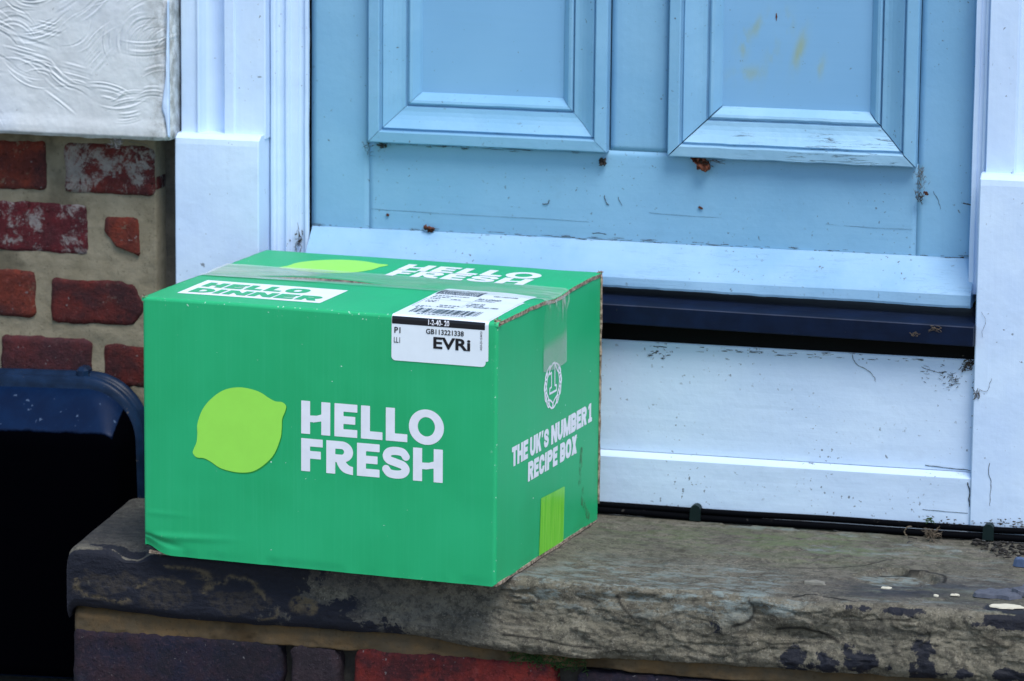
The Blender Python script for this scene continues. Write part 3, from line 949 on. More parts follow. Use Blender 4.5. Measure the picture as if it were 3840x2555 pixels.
    blobs = [(.705, -.300, -.0700, .022, .013, .95), (.745, -.3, -.070, .02, .010, .9), (.775, -.3, -.0655, .022, .014, 1.0), (.840, -.3, -.0665, .017, .013, 1.05), (.838, -.3, -.048, .014, .014, .85),
             (.877, -.3, -.0690, .022, .007, 1.0), (.922, -.3, -.0680, .012, .006, 1.), (.945, -.3, -.068, .01, .006, 1.), (.800, -.3, -.0070, .035, .006, .95), (.925, -.3, -.0085, .04, .009, 1.1), (1.0, -.3, -.008, .05, .012, 1.0)]
    for (bx, by, bz, rx, rz, am) in blobs:
        st = np.maximum(st, frontish * am * .80 * np.exp(-(((X - bx) / rx / 1.25) ** 2 + ((Z - bz) / rz / 1.25) ** 2)))
    topish = 1 - sstep(.4, .8, FR)
    for (bx, by, rx, ry, am) in [(.930, -.290, .06, .016, .80), (-.03, -.298, .07, .010, .62), (.99, -.27, .05, .03, .7)]:
        st = np.maximum(st, topish * am * np.exp(-(((X - bx) / rx) ** 2 + ((Y - by) / ry) ** 2)))
    damp = np.zeros_like(X)
    for (bx, by, rx, ry, am) in [(.800, -.240, .075, .034, 1.15), (.850, -.205, .07, .022, .9), (.770, -.262, .05, .018, .9), (.91, -.20, .05, .03, .8), (-.06, -.22, .09, .12, .75), (.03, -.295, .1, .02, .9), (.88, -.265, .06, .02, .6)]:
        damp = np.maximum(damp, topish * am * np.exp(-(((X - bx) / rx) ** 2 + ((Y - by) / ry) ** 2)))
    damp = np.maximum(damp, frontish * .75 * sstep(.48, .15, X))
    put('damp', damp)
    put('stain', st)
    # tan flake scars in the black paint
    tan = np.zeros_like(X)
    def scar(cx, cz, rx, rz, thick, a0, a1, sd):
        an = np.arctan2((Z - cz) / rz, (X - cx) / rx)
        rdd = np.sqrt(((X - cx) / rx) ** 2 + ((Z - cz) / rz) ** 2) + .22 * fbm(np.cos(an) * 2, np.sin(an) * 2, sd, 4, 291 + sd) + .12 * fbm(X * 110, Z * 110, sd, 3, 292 + sd)
        ring = np.exp(-((rdd - 1) / thick) ** 2)
        am = (an - a0) % (2 * math.pi) < ((a1 - a0) % (2 * math.pi))
        return ring * am * frontish
    tan = np.maximum(tan, scar(-.045, -.040, .034, .018, .13, 2.9, 5.4, 1))
    for (cx, cz, rx, rz) in ((-.045, -.040, .030, .015), (.020, -.048, .030, .015), (.10, -.050, .03, .014)):
        tan = np.maximum(tan, .26 * frontish * sstep(1.05, .85, np.sqrt(((X - cx) / rx) ** 2 + ((Z - cz) / rz) ** 2) + .85 * fbm(X * 42, Z * 60, 3, 5, 297)))
    tan = np.maximum(tan, scar(.020, -.048, .034, .018, .09, .9, 2.9, 2) * .9)
    tan = np.maximum(tan, scar(.025, -.025, .040, .010, .22, -.4, 1.8, 3))
    tan = np.maximum(tan, scar(.095, -.045, .034, .020, .11, -.1, 3.1, 4))
    tan = np.maximum(tan, scar(.125, -.055, .02, .012, .10, 4.6, 6.6, 5) * .8)
    rb = np.sqrt(((X - .175) / .018) ** 2 + ((Z + .049) / .011) ** 2) + .3 * fbm(X * 60, Z * 60, 1, 3, 299)
    tan = np.maximum(tan, frontish * sstep(1.1, .8, rb) * (1 - .9 * np.exp(-(((X - .175) / .006) ** 2 + ((Z + .058) / .007) ** 2))))
    put('tan', tan)
    ln = fbm(X * 8, Y * 10 + Z * 6, 4, 3, 301)
    lich = sstep(-.05, .35, ln) * sstep(.36, .44, X) * (topish * sstep(-.14, -.26, Y) * .7 + sstep(-.05, -.005, Z) * FR)
    lich = np.maximum(lich, .7 * topish * sstep(.1, .4, fbm(X * 10, Y * 25, 9, 3, 303)) * sstep(.5, .6, X) * sstep(.95, .85, X))
    lich = np.maximum(lich, FR * 1.0 * np.exp(-(((X - .685) / .03) ** 2 + ((Z + .010) / .014) ** 2)))
    lich = np.maximum(lich, topish * .9 * sstep(1.0, .85, rs))
    put('lichen', lich)
    alg = topish * (.85 * np.exp(-(((X - .62) / .22) ** 2 + ((Y + .07) / .07) ** 2)) + .4 * sstep(0, .5, fbm(X * 6, Y * 8, 2, 3, 305)) * sstep(.4, .5, X))
    put('algae', alg)
    crack = np.zeros_like(X)
    def line(pts, width, am=.9, top=True):
        nonlocal crack
        pts = catmull(pts, 6); A = X; B = Y if top else Z
        dm = np.full_like(X, 9.)
        for p, q_ in zip(pts[:-1], pts[1:]):
            e = q_ - p; L2 = e @ e + 1e-12
            t = np.clip(((A - p[0]) * e[0] + (B - p[1]) * e[1]) / L2, 0, 1)
            dm = np.minimum(dm, np.hypot(A - p[0] - t * e[0], B - p[1] - t * e[1]))
        crack = np.maximum(crack, am * sstep(width, width * .3, dm) * (topish if top else frontish))
    line([(.672, -.168), (.700, -.165), (.73, -.150), (.757, -.130), (.772, -.108)], .0022, .75)
    line([(.765, -.160), (.790, -.152), (.822, -.152), (.838, -.166), (.840, -.190)], .0034, .9)
    line([(.70, -.292), (.72, -.284), (.745, -.290), (.765, -.300)], .0030, .9)
    line([(.700, -.179), (.722, -.180)], .002, .5)
    line([(.56, -.19), (.585, -.180), (.60, -.183)], .0016, .5)
    line([(.838, -.020), (.845, -.032), (.835, -.042)], .0018, .6, False)
    line([(.395, -.062), (.43, -.064), (.47, -.069), (.50, -.070)], .0016, .8, False)
    line([(.515, -.014), (.522, -.024), (.533, -.034)], .0022, .85, False)
    line([(.655, -.008), (.660, -.018), (.656, -.030), (.640, -.036)], .0024, .8, False)
    line([(.685, -.037), (.71, -.034), (.735, -.039), (.75, -.046)], .0026, .85, False)
    line([(.755, -.022), (.78, -.020), (.80, -.016), (.83, -.017)], .0016, .7, False)
    put('crack', crack)
    obj('slab', me, M_stone, step)
build_step()

# ------------------------------------------------------------------ brick base of the step
base = empty('step_base', (.45, -.15, GZ), 'brick base with brown mortar under the stone doorstep', 'step base')
def bed():
    xs = np.arange(-.089, 1.29, .0028); zs = np.arange(-.094, -.064, .0016)
    t = lambda Z: (Z + .094) / .030
    V, F = slab(xs, zs, lambda X, Z: -.2965 + .0110 * sstep(.60, 1, t(Z)) + .0035 * fbm(X * 25, Z * 60, 1, 4, 321) + .0012 * fbm(X * 160, Z * 160, 1, 3, 322), .10,
                lambda X, Z: (X, np.where(t(Z) < .3, Z + .0028 * fbm(X * 22, 3, 1, 4, 325) - .003, Z)))
    obj('mortar_bed', make_mesh('mortar_bed', local(base, V), F), M_mortar_low, base)
bed()
V, F = mortar_sheet(-.084, 1.28, GZ, -.088, -.2760, 331, .005, .003, .19)
obj('mortar', make_mesh('mortar', local(base, V), F), M_mortar_grey, base)
low = [(-.0915, .1435, -.168, -.0940, 'navy'), (.1555, .2095, -.168, -.0945, 'plum'), (.2265, .4480, -.168, -.0935, 'scarlet'),
       (.4700, .6900, -.172, -.1000, 'navy'), (.7030, .8200, -.172, -.1000, 'dark'), (.8330, 1.050, -.172, -.1000, 'plum'), (1.065, 1.27, -.172, -.1000, 'navy'),
       (-.0895, .025, -.242, -.180, 'scarlet'), (.037, .250, -.242, -.180, 'navy'), (.262, .37, -.242, -.180, 'plum'), (.385, .60, -.242, -.184, 'dark'), (.612, .83, -.242, -.184, 'scarlet'), (.845, 1.06, -.242, -.184, 'navy'), (1.072, 1.26, -.242, -.184, 'plum')]
for k, (a, b, c, d, m) in enumerate(low):
    V, F = brick_mesh(a, b, c, d, -.2985 + random.uniform(-.001, .001), 340 + k, depth=.09, rough=1.3)
    obj('brick', make_mesh('brick', local(base, V), F), MB[m], base)

# =================================================================== TUB
def build_tub():
    tub = empty('plastic_tub', (-.42, -.02, GZ), 'dark navy plastic tub with rolled rim, propped against the brick wall left of the step', 'tub', ry=-.028)
    X0, X1, Z0, Z1, RC = -.76, -.1045, GZ + .004, .1165, .070
    def ring(ix, iz, y, nz=14):
        x0, x1, z0, z1 = X0 + ix, X1 - ix, Z0 + iz * .25, Z1 - iz
        r = max(RC - .9 * max(ix * .3, iz), .014)
        P = []
        for (cx, cz, a0) in ((x1 - r, z1 - r, 0), (x0 + r, z1 - r, 90), (x0 + r, z0 + r, 180), (x1 - r, z0 + r, 270)):
            for k in range(nz):
                a = math.radians(a0 + 90 * k / (nz - 1)); P.append((cx + r * math.cos(a), y, cz + r * math.sin(a)))
        # extra points on the straights
        Q = []
        for i in range(len(P)):
            a = np.array(P[i]); b = np.array(P[(i + 1) % len(P)]); n = max(1, int(np.linalg.norm(b - a) / .02))
            for k in range(n): Q.append(a + (b - a) * k / n)
        return np.array(Q)
    n0 = None
    def loft(name, rings, mat, cap, attr=None):
        R = [ring(*r) for r in rings]
        n = min(len(r) for r in R)
        # resample all rings to the same count by arc parameter
        RR = []
        for r in R:
            t = np.linspace(0, len(r), 220, endpoint=False)
            i = t.astype(int); f = (t - i)[:, None]
            RR.append(r[i % len(r)] * (1 - f) + r[(i + 1) % len(r)] * f)
        n = 220; m = len(RR)
        V = np.concatenate([np.stack(RR, 1).reshape(-1, 3)])
        V[:, 1] += .0012 * fbm(V[:, 0] * 9, V[:, 1] * 9, V[:, 2] * 9, 3, 401)
        F = grid_faces(n, m, closed_u=True).tolist()
        if cap:
            last = [k * m + m - 1 for k in range(n)]; F.append(last)
        F.append([k * m for k in range(n)][::-1])
        me = make_mesh(name, V - np.array(tub.location), F)
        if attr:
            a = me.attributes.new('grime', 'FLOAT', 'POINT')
            gv = np.tile(np.array(attr, float), n); gv = np.maximum(gv, 1.2 * sstep(-.132, -.116, V[:, 0]) * sstep(.100, .078, V[:, 2]))  # black base; right side darkened too, its shade put into the colour
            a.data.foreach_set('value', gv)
        return obj(name, me, mat, tub)
    loft('tub_rim', [(.006, .006, .014), (-.002, -.002, .012), (-.005, -.005, .006), (-.005, -.005, .0015), (-.002, -.002, -.002), (.0015, .0015, -.003), (.0000, .0000, -.005), (-.0015, -.0015, -.009), (.001, .001, -.013), (.008, .008, -.0145)], M_tub_rim, True)
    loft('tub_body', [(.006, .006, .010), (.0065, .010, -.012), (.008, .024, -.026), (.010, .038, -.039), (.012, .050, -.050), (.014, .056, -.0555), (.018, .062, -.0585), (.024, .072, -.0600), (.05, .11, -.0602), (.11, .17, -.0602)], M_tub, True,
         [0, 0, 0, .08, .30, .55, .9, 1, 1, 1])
    V, F = box_vf(-.1835, -.1690, -.010, .012, .1120, .1275, .004)
    obj('rim_lug', make_mesh('rim_lug', V - np.array(tub.location), F, False), M_tub_rim, tub)
build_tub()

# =================================================================== 2-D PRINT TOOLKIT (outlines as distance fields)
def p_box(x0, y0, x1, y1):
    return lambda X, Y: np.maximum(np.maximum(x0 - X, X - x1), np.maximum(y0 - Y, Y - y1))
def p_rbox(x0, y0, x1, y1, r):
    def f(X, Y):
        qx = np.abs(X - (x0 + x1) / 2) - (x1 - x0) / 2 + r; qy = np.abs(Y - (y0 + y1) / 2) - (y1 - y0) / 2 + r
        return np.hypot(np.maximum(qx, 0), np.maximum(qy, 0)) + np.minimum(np.maximum(qx, qy), 0) - r
    return f
def p_ell(cx, cy, rx, ry, pw=2.0):
    return lambda X, Y: ((np.abs((X - cx) / rx) ** pw + np.abs((Y - cy) / ry) ** pw) ** (1 / pw) - 1) * min(rx, ry)
def p_poly(P):
    P = np.array(P, float)
    def f(X, Y):
        d = np.full(X.shape, 1e9); s = np.zeros(X.shape, bool)
        for i in range(len(P)):
            a, b = P[i], P[(i + 1) % len(P)]
            e = b - a; wx, wy = X - a[0], Y - a[1]
            t = np.clip((wx * e[0] + wy * e[1]) / (e @ e + 1e-12), 0, 1)
            d = np.minimum(d, (wx - e[0] * t) ** 2 + (wy - e[1] * t) ** 2)
            c = ((a[1] > Y) != (b[1] > Y))
            with np.errstate(divide='ignore', invalid='ignore'):
                s ^= c & (X < (b[0] - a[0]) * (Y - a[1]) / (b[1] - a[1] if b[1] != a[1] else 1e-12) + a[0])
        return np.where(s, -1, 1) * np.sqrt(d)
    return f
def p_path(P, r):
    P = np.array(P, float)
    def f(X, Y):
        d = np.full(X.shape, 1e9)
        for a, b in zip(P[:-1], P[1:]):
            e = b - a; wx, wy = X - a[0], Y - a[1]
            t = np.clip((wx * e[0] + wy * e[1]) / (e @ e + 1e-12), 0, 1)
            d = np.minimum(d, np.hypot(wx - e[0] * t, wy - e[1] * t))
        return d - r
    return f
def p_u(*fs): return lambda X, Y: np.minimum.reduce([f(X, Y) for f in fs])
def p_sub(a, b): return lambda X, Y: np.maximum(a(X, Y), -b(X, Y))
def p_and(a, b): return lambda X, Y: np.maximum(a(X, Y), b(X, Y))
def p_outline(f, t): return lambda X, Y: np.abs(f(X, Y)) - t / 2

def march(f, x0, y0, x1, y1, res):
    nx = int(math.ceil((x1 - x0) / res)) + 1; ny = int(math.ceil((y1 - y0) / res)) + 1
    xs = x0 + np.arange(nx) * res; ys = y0 + np.arange(ny) * res
    X, Y = np.meshgrid(xs, ys, indexing='ij'); D = f(X, Y)
    ins = D < 0
    c = np.stack([ins[:-1, :-1], ins[1:, :-1], ins[1:, 1:], ins[:-1, 1:]], -1)
    cnt = c.sum(-1)
    verts = []; faces = []; vid = {}
    def corner(i, j):
        k = (i, j)
        if k not in vid: vid[k] = len(verts); verts.append((xs[i], ys[j]))
        return vid[k]
    def cut(i, j, i2, j2):
        k = (min(i, i2), min(j, j2), max(i, i2), max(j, j2))
        if k not in vid:
            a, b = D[i, j], D[i2, j2]; t = a / (a - b)
            vid[k] = len(verts); verts.append((xs[i] + (xs[i2] - xs[i]) * t, ys[j] + (ys[j2] - ys[j]) * t))
        return vid[k]
    for i, j in np.argwhere(cnt == 4):
        faces.append([corner(i, j), corner(i + 1, j), corner(i + 1, j + 1), corner(i, j + 1)])
    for i, j in np.argwhere((cnt > 0) & (cnt < 4)):
        cs = [(i, j), (i + 1, j), (i + 1, j + 1), (i, j + 1)]; poly = []
        for k in range(4):
            a, b = cs[k], cs[(k + 1) % 4]
            if ins[a]: poly.append(corner(*a))
            if ins[a] != ins[b]: poly.append(cut(*a, *b))
        if len(poly) >= 3: faces.append(poly)
    return verts, faces

def glyph(ch, x0, y0, w, h, t, a=None, logo=False):
    a = a or t * .84; x1 = x0 + w; y1 = y0 + h; cx = (x0 + x1) / 2
    st = p_box(x0, y0, x0 + t, y1)
    if ch == 'H':
        r = p_box(x1 - t, y0, x1, y1)
        if logo:
            xa, xb = x0 + t - .3, x1 - t + .3; m = y0 + h * .5
            bar = p_poly([(xa, m - .13 * h), (xa + .35 * (xb - xa), m - .135 * h), (xb, m - .085 * h), (xb, m + .125 * h), (xa + .6 * (xb - xa), m + .075 * h), (xa, m + .065 * h)])
        else: bar = p_box(x0, y0 + h / 2 - a / 2, x1, y0 + h / 2 + a / 2)
        return p_u(st, r, bar)
    if ch in 'EF':
        fs = [st, p_box(x0, y1 - a, x1, y1), p_box(x0, y0 + h * .5 - a * .45, x1 - w * .09, y0 + h * .5 + a * .55)]
        if ch == 'E': fs.append(p_box(x0, y0, x1, y0 + a))
        return p_u(*fs)
    if ch == 'L': return p_u(st, p_box(x0, y0, x1, y0 + a))
    if ch == 'T': return p_u(p_box(cx - t / 2, y0, cx + t / 2, y1), p_box(x0, y1 - a, x1, y1))
    if ch == 'I': return st
    if ch in 'OC':
        pw = 2.0 if logo else 2.5
        o = p_sub(p_ell(cx, y0 + h / 2, w / 2, h / 2, pw), p_ell(cx, y0 + h / 2, w / 2 - t, h / 2 - a, pw))
        if ch == 'C': o = p_sub(o, p_box(cx + w * .08, y0 + h * .38, x1 + 1, y0 + h * .62))
        return o
    def bowl(ya, yb):
        hh = (yb - ya) / 2; rx = min(w * .55, hh * 1.15); xb = x1 - rx
        o = p_u(p_box(x0, ya, xb, yb), p_and(p_ell(xb, ya + hh, rx, hh), p_box(xb - .2, ya, x1 + 1, yb)))
        i = p_u(p_box(x0 + t, ya + a, xb, yb - a), p_and(p_ell(xb, ya + hh, rx - t, max(hh - a, .2)), p_box(xb - .2, ya, x1 + 1, yb)))
        return p_sub(o, i)
    if ch == 'D': return bowl(y0, y1)
    if ch == 'P': return p_u(bowl(y0 + h * .38, y1), st)
    if ch == 'R':
        leg = p_poly(list(catmull([(x0 + w * .36, y0 + h * .42), (x0 + w * .46, y0 + h * .22), (x0 + w * .66, y0 + h * .06), (x1, y0)], 6)) + list(catmull([(x1, y0 + h * .25), (x1 - w * .16, y0 + h * .29), (x0 + w * .67, y0 + h * .44)], 6))) if logo else \
            p_poly([(x0 + w * .34, y0 + h * .45), (x1 - t * 1.12, y0), (x1, y0), (x0 + w * .76, y0 + h * .46)])
        return p_u(bowl(y0 + h * .36, y1), st, leg)
    if ch == 'B': return p_u(bowl(y0 + h * .48 - a * .42, y1), bowl(y0, y0 + h * .48 + a * .42))
    if ch == 'U':
        r = min(w / 2, h * .45)
        o = p_u(p_box(x0, y0 + r, x1, y1), p_ell(cx, y0 + r, w / 2, r))
        i = p_u(p_box(x0 + t, y0 + r, x1 - t, y1 + 1), p_ell(cx, y0 + r, w / 2 - t, r - a))
        return p_sub(o, i)
    if ch == 'N': return p_u(st, p_box(x1 - t, y0, x1, y1), p_poly([(x0, y1), (x0 + t * 1.05, y1), (x1, y0), (x1 - t * 1.05, y0)]))
    if ch == 'M': return p_u(st, p_box(x1 - t, y0, x1, y1), p_poly([(x0, y1), (x0 + t * 1.1, y1), (cx, y0 + h * .42), (x1 - t * 1.1, y1), (x1, y1), (cx + t * .42, y0), (cx - t * .42, y0)]))
    if ch == 'K': return p_u(st, p_poly([(x0 + t * .7, y0 + h * .38), (x1 - t * 1.15, y1), (x1, y1), (x0 + t * 1.25, y0 + h * .34)]), p_poly([(x0 + w * .32, y0 + h * .58), (x0 + w * .60, y0 + h * .72), (x1, y0), (x1 - t * 1.15, y0)]))
    if ch == 'X': return p_u(p_poly([(x0, y0), (x0 + t * 1.15, y0), (x1, y1), (x1 - t * 1.15, y1)]), p_poly([(x0, y1), (x0 + t * 1.15, y1), (x1, y0), (x1 - t * 1.15, y0)]))
    if ch == '1': return p_u(p_box(cx - t * .45, y0, cx + t * .55, y1), p_box(x0, y0, x1, y0 + a * .85), p_poly([(x0, y1 - h * .30), (cx - t * .3, y1 - h * .22), (cx - t * .2, y1), (cx - t * .3, y1), (x0, y1 - h * .13)]))
    if ch == "'": return p_poly([(x0, y1), (x1, y1), (x0 + w * .55, y1 - h * .34), (x0, y1 - h * .34)])
    if ch == 'S':
        N = [(1.0, .79), (.84, .955), (.5, 1.0), (.16, .945), (.02, .77), (.14, .60), (.5, .505), (.87, .40), (1.0, .225), (.84, .05), (.5, 0), (.16, .045), (0, .20)]
        ww = w - t; hh = h - t
        C_ = catmull([(x0 + t / 2 + p[0] * ww, y0 + t / 2 + p[1] * hh) for p in N], 5)
        return p_and(p_path(C_, t * (.43 if logo else .40)), p_box(x0, y0, x1, y1))
    raise KeyError(ch)

def word(s, x0, y0, x1, h, t, gap=.9, logo=False, widths=None):
    rel = {'I': .0, "'": .32, '1': .72, ' ': .42, 'M': 1.38, 'E': .86, 'L': .82, 'F': .82, 'O': 1.1, 'T': .9, 'N': 1.08, 'U': 1.02, 'S': .95}
    n = len(s); fixed = sum(t if c == 'I' else 0 for c in s)
    tot = sum(rel.get(c, 1.0) for c in s)
    unit = (x1 - x0 - fixed - gap * (n - 1)) / tot
    x = x0; fs = []
    for c in s:
        wd = t if c == 'I' else rel.get(c, 1.0) * unit
        if c != ' ': fs.append((glyph(c, x, y0, wd, h, min(t, wd * .9), logo=logo), x - .5, y0 - .5, x + wd + .5, y0 + h + .5))
        x += wd + gap
    return fs

def print_mesh(name, parts, mapping, mat, parent, res=.5):
    V = []; F = []
    for (f, x0, y0, x1, y1) in parts:
        v, q = march(f, x0, y0, x1, y1, res)
        o = len(V); V += v; F += [[i + o for i in p] for p in q]
    V = np.array(V)
    P = mapping(V[:, 0] / 1000, V[:, 1] / 1000)
    me = make_mesh(name, np.stack(P, -1), F, False)
    return obj(name, me, mat, parent)

# =================================================================== GREEN BOX
BW, BD, BH = .400, .3325, .2790
bx = empty('cardboard_box', (0, -.3239, 0), 'bright green printed cardboard delivery box with a lime emblem, on the stone doorstep', 'box', rz=-.09354)

def fwarp(u, v):        # front panel: outward is negative
    y = -.0011 * np.sin(np.pi * np.clip(u / BW, 0, 1)) * np.sin(np.pi * np.clip(v / BH, 0, 1))
    y = y + .00035 * fbm(u * 14, v * 14, 1, 3, 501)
    c1 = np.exp(-((v - (.021 + .05 * np.clip(u - .03, -.03, .2))) / .0035) ** 2) * sstep(.13, .03, u) * sstep(.004, .02, u)
    c2 = np.exp(-((v - (.018 - .16 * u)) / .003) ** 2) * sstep(.055, .02, u)
    c3 = np.exp(-((v - .046) / .0025) ** 2) * sstep(.07, .02, u) * sstep(0, .01, u)
    y = y - .0013 * c1 + .0020 * c2 - .0004 * c3
    y = y + .0055 * np.exp(-(u / .018) ** 2 - (v / .013) ** 2)
    y = y + .0010 * sstep(.012, 0, v) * (fbm(u * 60, v * 9, 3, 3, 505) + .4)
    return y
def swarp(u, v):        # right side: outward is positive
    return .0010 * np.sin(np.pi * np.clip(u / BD, 0, 1)) * np.sin(np.pi * np.clip(v / BH, 0, 1)) + .0003 * fbm(u * 14, v * 14, 7, 3, 511) - .0012 * sstep(.012, 0, v) * np.clip(fbm(u * 30, 1, 3, 3, 513), 0, 1)
def front_map(off): return lambda u, v: (u, fwarp(u, v) - off, v)
def side_map(off): return lambda u, v: (BW + swarp(u, v) + off, u, v)

def body():
    r = .0035
    TZ = BH - .0036
    zs = np.concatenate([np.linspace(0, .06, 31), np.linspace(.0625, TZ, 85)])
    P = []           # (side, s, x, y, nx, ny)
    nf = 150
    for x in np.linspace(r, BW - r, nf): P.append(('f', x, 0, 0, -1))
    for k in range(1, 5):
        a = math.radians(-90 + 90 * k / 5); P.append(('c', BW - r + r * math.cos(a), r + r * math.sin(a), math.cos(a), math.sin(a)))
    for y in np.linspace(r, BD - r, 110): P.append(('s', BW, y, 1, 0))
    for k in range(1, 5):
        a = math.radians(90 * k / 5); P.append(('c', BW - r + r * math.cos(a), BD - r + r * math.sin(a), math.cos(a), math.sin(a)))
    for x in np.linspace(BW - r, r, 40): P.append(('b', x, BD, 0, 1))
    for k in range(1, 5):
        a = math.radians(90 + 90 * k / 5); P.append(('c', r + r * math.cos(a), BD - r + r * math.sin(a), math.cos(a), math.sin(a)))
    for y in np.linspace(BD - r, r, 40): P.append(('l', 0, y, -1, 0))
    for k in range(1, 5):
        a = math.radians(180 + 90 * k / 5); P.append(('c', r + r * math.cos(a), r + r * math.sin(a), math.cos(a), math.sin(a)))
    n, m = len(P), len(zs)
    X = np.array([p[1] for p in P])[:, None].repeat(m, 1); Y = np.array([p[2] for p in P])[:, None].repeat(m, 1)
    Z = np.tile(zs, (n, 1))
    isF = np.array([p[4] < -.05 for p in P])[:, None]; NYv = np.array([max(-p[4], 0) for p in P])[:, None]; NXv = np.array([max(p[3], 0) for p in P])[:, None]
    Y = Y + NYv * fwarp(X, Z)
    X = X + NXv * swarp(Y, Z)
    # lower edge: front rests on the stone, the right side is lifted a little over the bottom flap
    lift = NXv * (.0028 + .0012 * fbm(Y * 22, 2, 1, 3, 521)) * sstep(.02, 0, Z)
    lift = lift + NYv * .0006 * sstep(.01, 0, Z)
    corner = .010 * np.exp(-(X / .016) ** 2 - (Y / .02) ** 2) * sstep(.03, 0, Z)
    Z = Z + lift + corner
    V = np.stack([X, Y, Z], -1).reshape(-1, 3)
    F = grid_faces(n, m, closed_u=True).tolist()
    me = make_mesh('carton', V, F)
    sc = np.maximum(np.exp(-((Z - TZ) / .004) ** 2) * isF * .9, .8 * np.exp(-(((X - BW) / .004) ** 2 + (Y / .004) ** 2)))
    sc = np.maximum(sc, .9 * np.exp(-(Z / .004) ** 2) * isF * sstep(.24, .27, X) * sstep(.33, .30, X))
    a = me.attributes.new('scuff', 'FLOAT', 'POINT'); a.data.foreach_set('value', sc.astype(np.float32).ravel())
    return obj('carton', me, [M_green], bx)
carton = body()
# brown cut edge showing down the far right corner
V, F = tube_vf([(BW + .0006, BD - .0012, z) for z in np.linspace(.02, BH - .002, 40)], .0015 + .0005 * vn(np.linspace(0, 30, 40), 0, 0, 3), 6)
obj('cut_edge', make_mesh('cut_edge', V, F), M_card, bx)

# bottom flap (brown corrugated board)
xs = np.linspace(.004, BW + .0004, 60); ys = np.linspace(.004, BD - .003, 60)
X, Y = np.meshgrid(xs, ys, indexing='ij')
ex = .0016 * fbm(Y * 40, 3, 1, 3, 531) * (X > BW - .01)
V1 = np.stack([X + ex, Y, np.full_like(X, .0034) + .001 * (fbm(Y * 22, 2, 1, 3, 521)) * (X > BW - .02)], -1).reshape(-1, 3)
V2 = np.stack([X + ex, Y, np.full_like(X, .0002)], -1).reshape(-1, 3)
n = 60
F = grid_faces(n, n).tolist() + grid_faces(n, n, n * n, True).tolist()
ring = [i * n for i in range(n)] + [(n - 1) * n + j for j in range(1, n)] + [i * n + n - 1 for i in range(n - 2, -1, -1)] + list(range(n - 2, 0, -1))
for k in range(len(ring)): a, b = ring[k], ring[(k + 1) % len(ring)]; F.append([a, a + n * n, b + n * n, b])
obj('bottom_flap', make_mesh('bottom_flap', np.vstack([V1, V2]), F, False), M_card, bx)

# top flaps
TAPE0, TAPE1 = .1465, .2235
def top_z(u, w_):
    z = BH + .0006 * np.sin(np.pi * np.clip(u / BW, 0, 1)) + .0004 * fbm(u * 12, w_ * 12, 2, 3, 541)
    right = sstep(.345, .400, u)
    z = z + right * (.0007 * np.sin((w_ - .03) * 34) * sstep(0, .05, w_) + .0006 * fbm(w_ * 60, 4, 1, 3, 547) - .0024 * np.exp(-((w_ - .195) / .028) ** 2) + .0012 * sstep(.27, .33, w_))
    seam = np.exp(-((w_ - .168) / .014) ** 2)
    z = z - .0012 * seam
    z = z + .0022 * np.exp(-((u - .14) / .06) ** 2) * np.exp(-((w_ - .180) / .025) ** 2)
    r = .0035
    z = z - np.where(w_ < r, r - np.sqrt(np.maximum(r * r - (r - np.clip(w_, 0, r)) ** 2, 0)), 0)
    return z
def seam_gap(u): return .0003 + .0030 * np.exp(-((u - .135) / .050) ** 4)
def seam_line(u): return .1675 + .0015 * np.sin(u * 40) + .006 * (u - .13)
def lid_raise(u, w_): return .0013 * np.exp(-((u - .135) / .050) ** 4) * np.exp(-np.maximum(w_ - .168, 0) / .022) * (w_ > .160)
def flap(front):
    nu, nv = 150, 70
    us = np.linspace(0, BW + .0008, nu); t = np.linspace(0, 1, nv)
    if front: t = np.concatenate([np.linspace(0, .0225, 8), np.linspace(.03, 1, nv - 8)])
    U, T = np.meshgrid(us, t, indexing='ij')
    w0 = np.zeros_like(U) if front else seam_line(U) + seam_gap(U)
    w1 = seam_line(U) - seam_gap(U) if front else np.full_like(U, BD + .0005)
    Wv = w0 + (w1 - w0) * T
    jag = (.0010 * fbm(Wv * 70, 3, 1, 4, 551)) * (U > BW - .002) - (.0010 * fbm(Wv * 90, 8, 1, 4, 553)) * (U < .002)
    Xv = U + jag
    Zt = top_z(U, Wv)
    if not front: Zt = Zt + lid_raise(U, Wv)
    Zb = np.minimum(Zt - .0001, np.full_like(U, BH - .0042) + (top_z(U, np.maximum(Wv, .0036)) - BH) * sstep(.30, .40, U))
    Yv = Wv + (fwarp(U, np.full_like(U, BH - .002)) * (T < .03) if front else 0)
    A = np.stack([Xv, Yv, Zt], -1).reshape(-1, 3); B = np.stack([Xv, Yv, Zb], -1).reshape(-1, 3)
    N = nu * nv
    F = grid_faces(nu, nv).tolist() + grid_faces(nu, nv, N, True).tolist()
    ring = [i * nv for i in range(nu)] + [(nu - 1) * nv + j for j in range(1, nv)] + [i * nv + nv - 1 for i in range(nu - 2, -1, -1)] + list(range(nv - 2, 0, -1))
    nF = len(F)
    idx = []
    for k in range(len(ring)):
        a, b = ring[k], ring[(k + 1) % len(ring)]
        F.append([a, a + N, b + N, b])
        ia, ja = divmod(a, nv); ib, jb = divmod(b, nv)
        green = front and ja == 0 and jb == 0
        idx.append(0 if green else 1)
    me = make_mesh('top_flap', np.vstack([A, B]), F)
    o = obj('top_flap', me, [M_green, M_card], bx)
    if len(me.polygons) == nF + len(idx):
        for k, i in enumerate(idx):
            me.polygons[nF + k].material_index = i; me.polygons[nF + k].use_smooth = False
    sc = np.concatenate([(.95 * np.exp(-((Wv - .0015) / .0030) ** 2) * front + .8 * sstep(.0025, 0, BW - U)).ravel()] * 2)
    a = me.attributes.new('scuff', 'FLOAT', 'POINT'); a.data.foreach_set('value', sc.astype(np.float32))
    return o
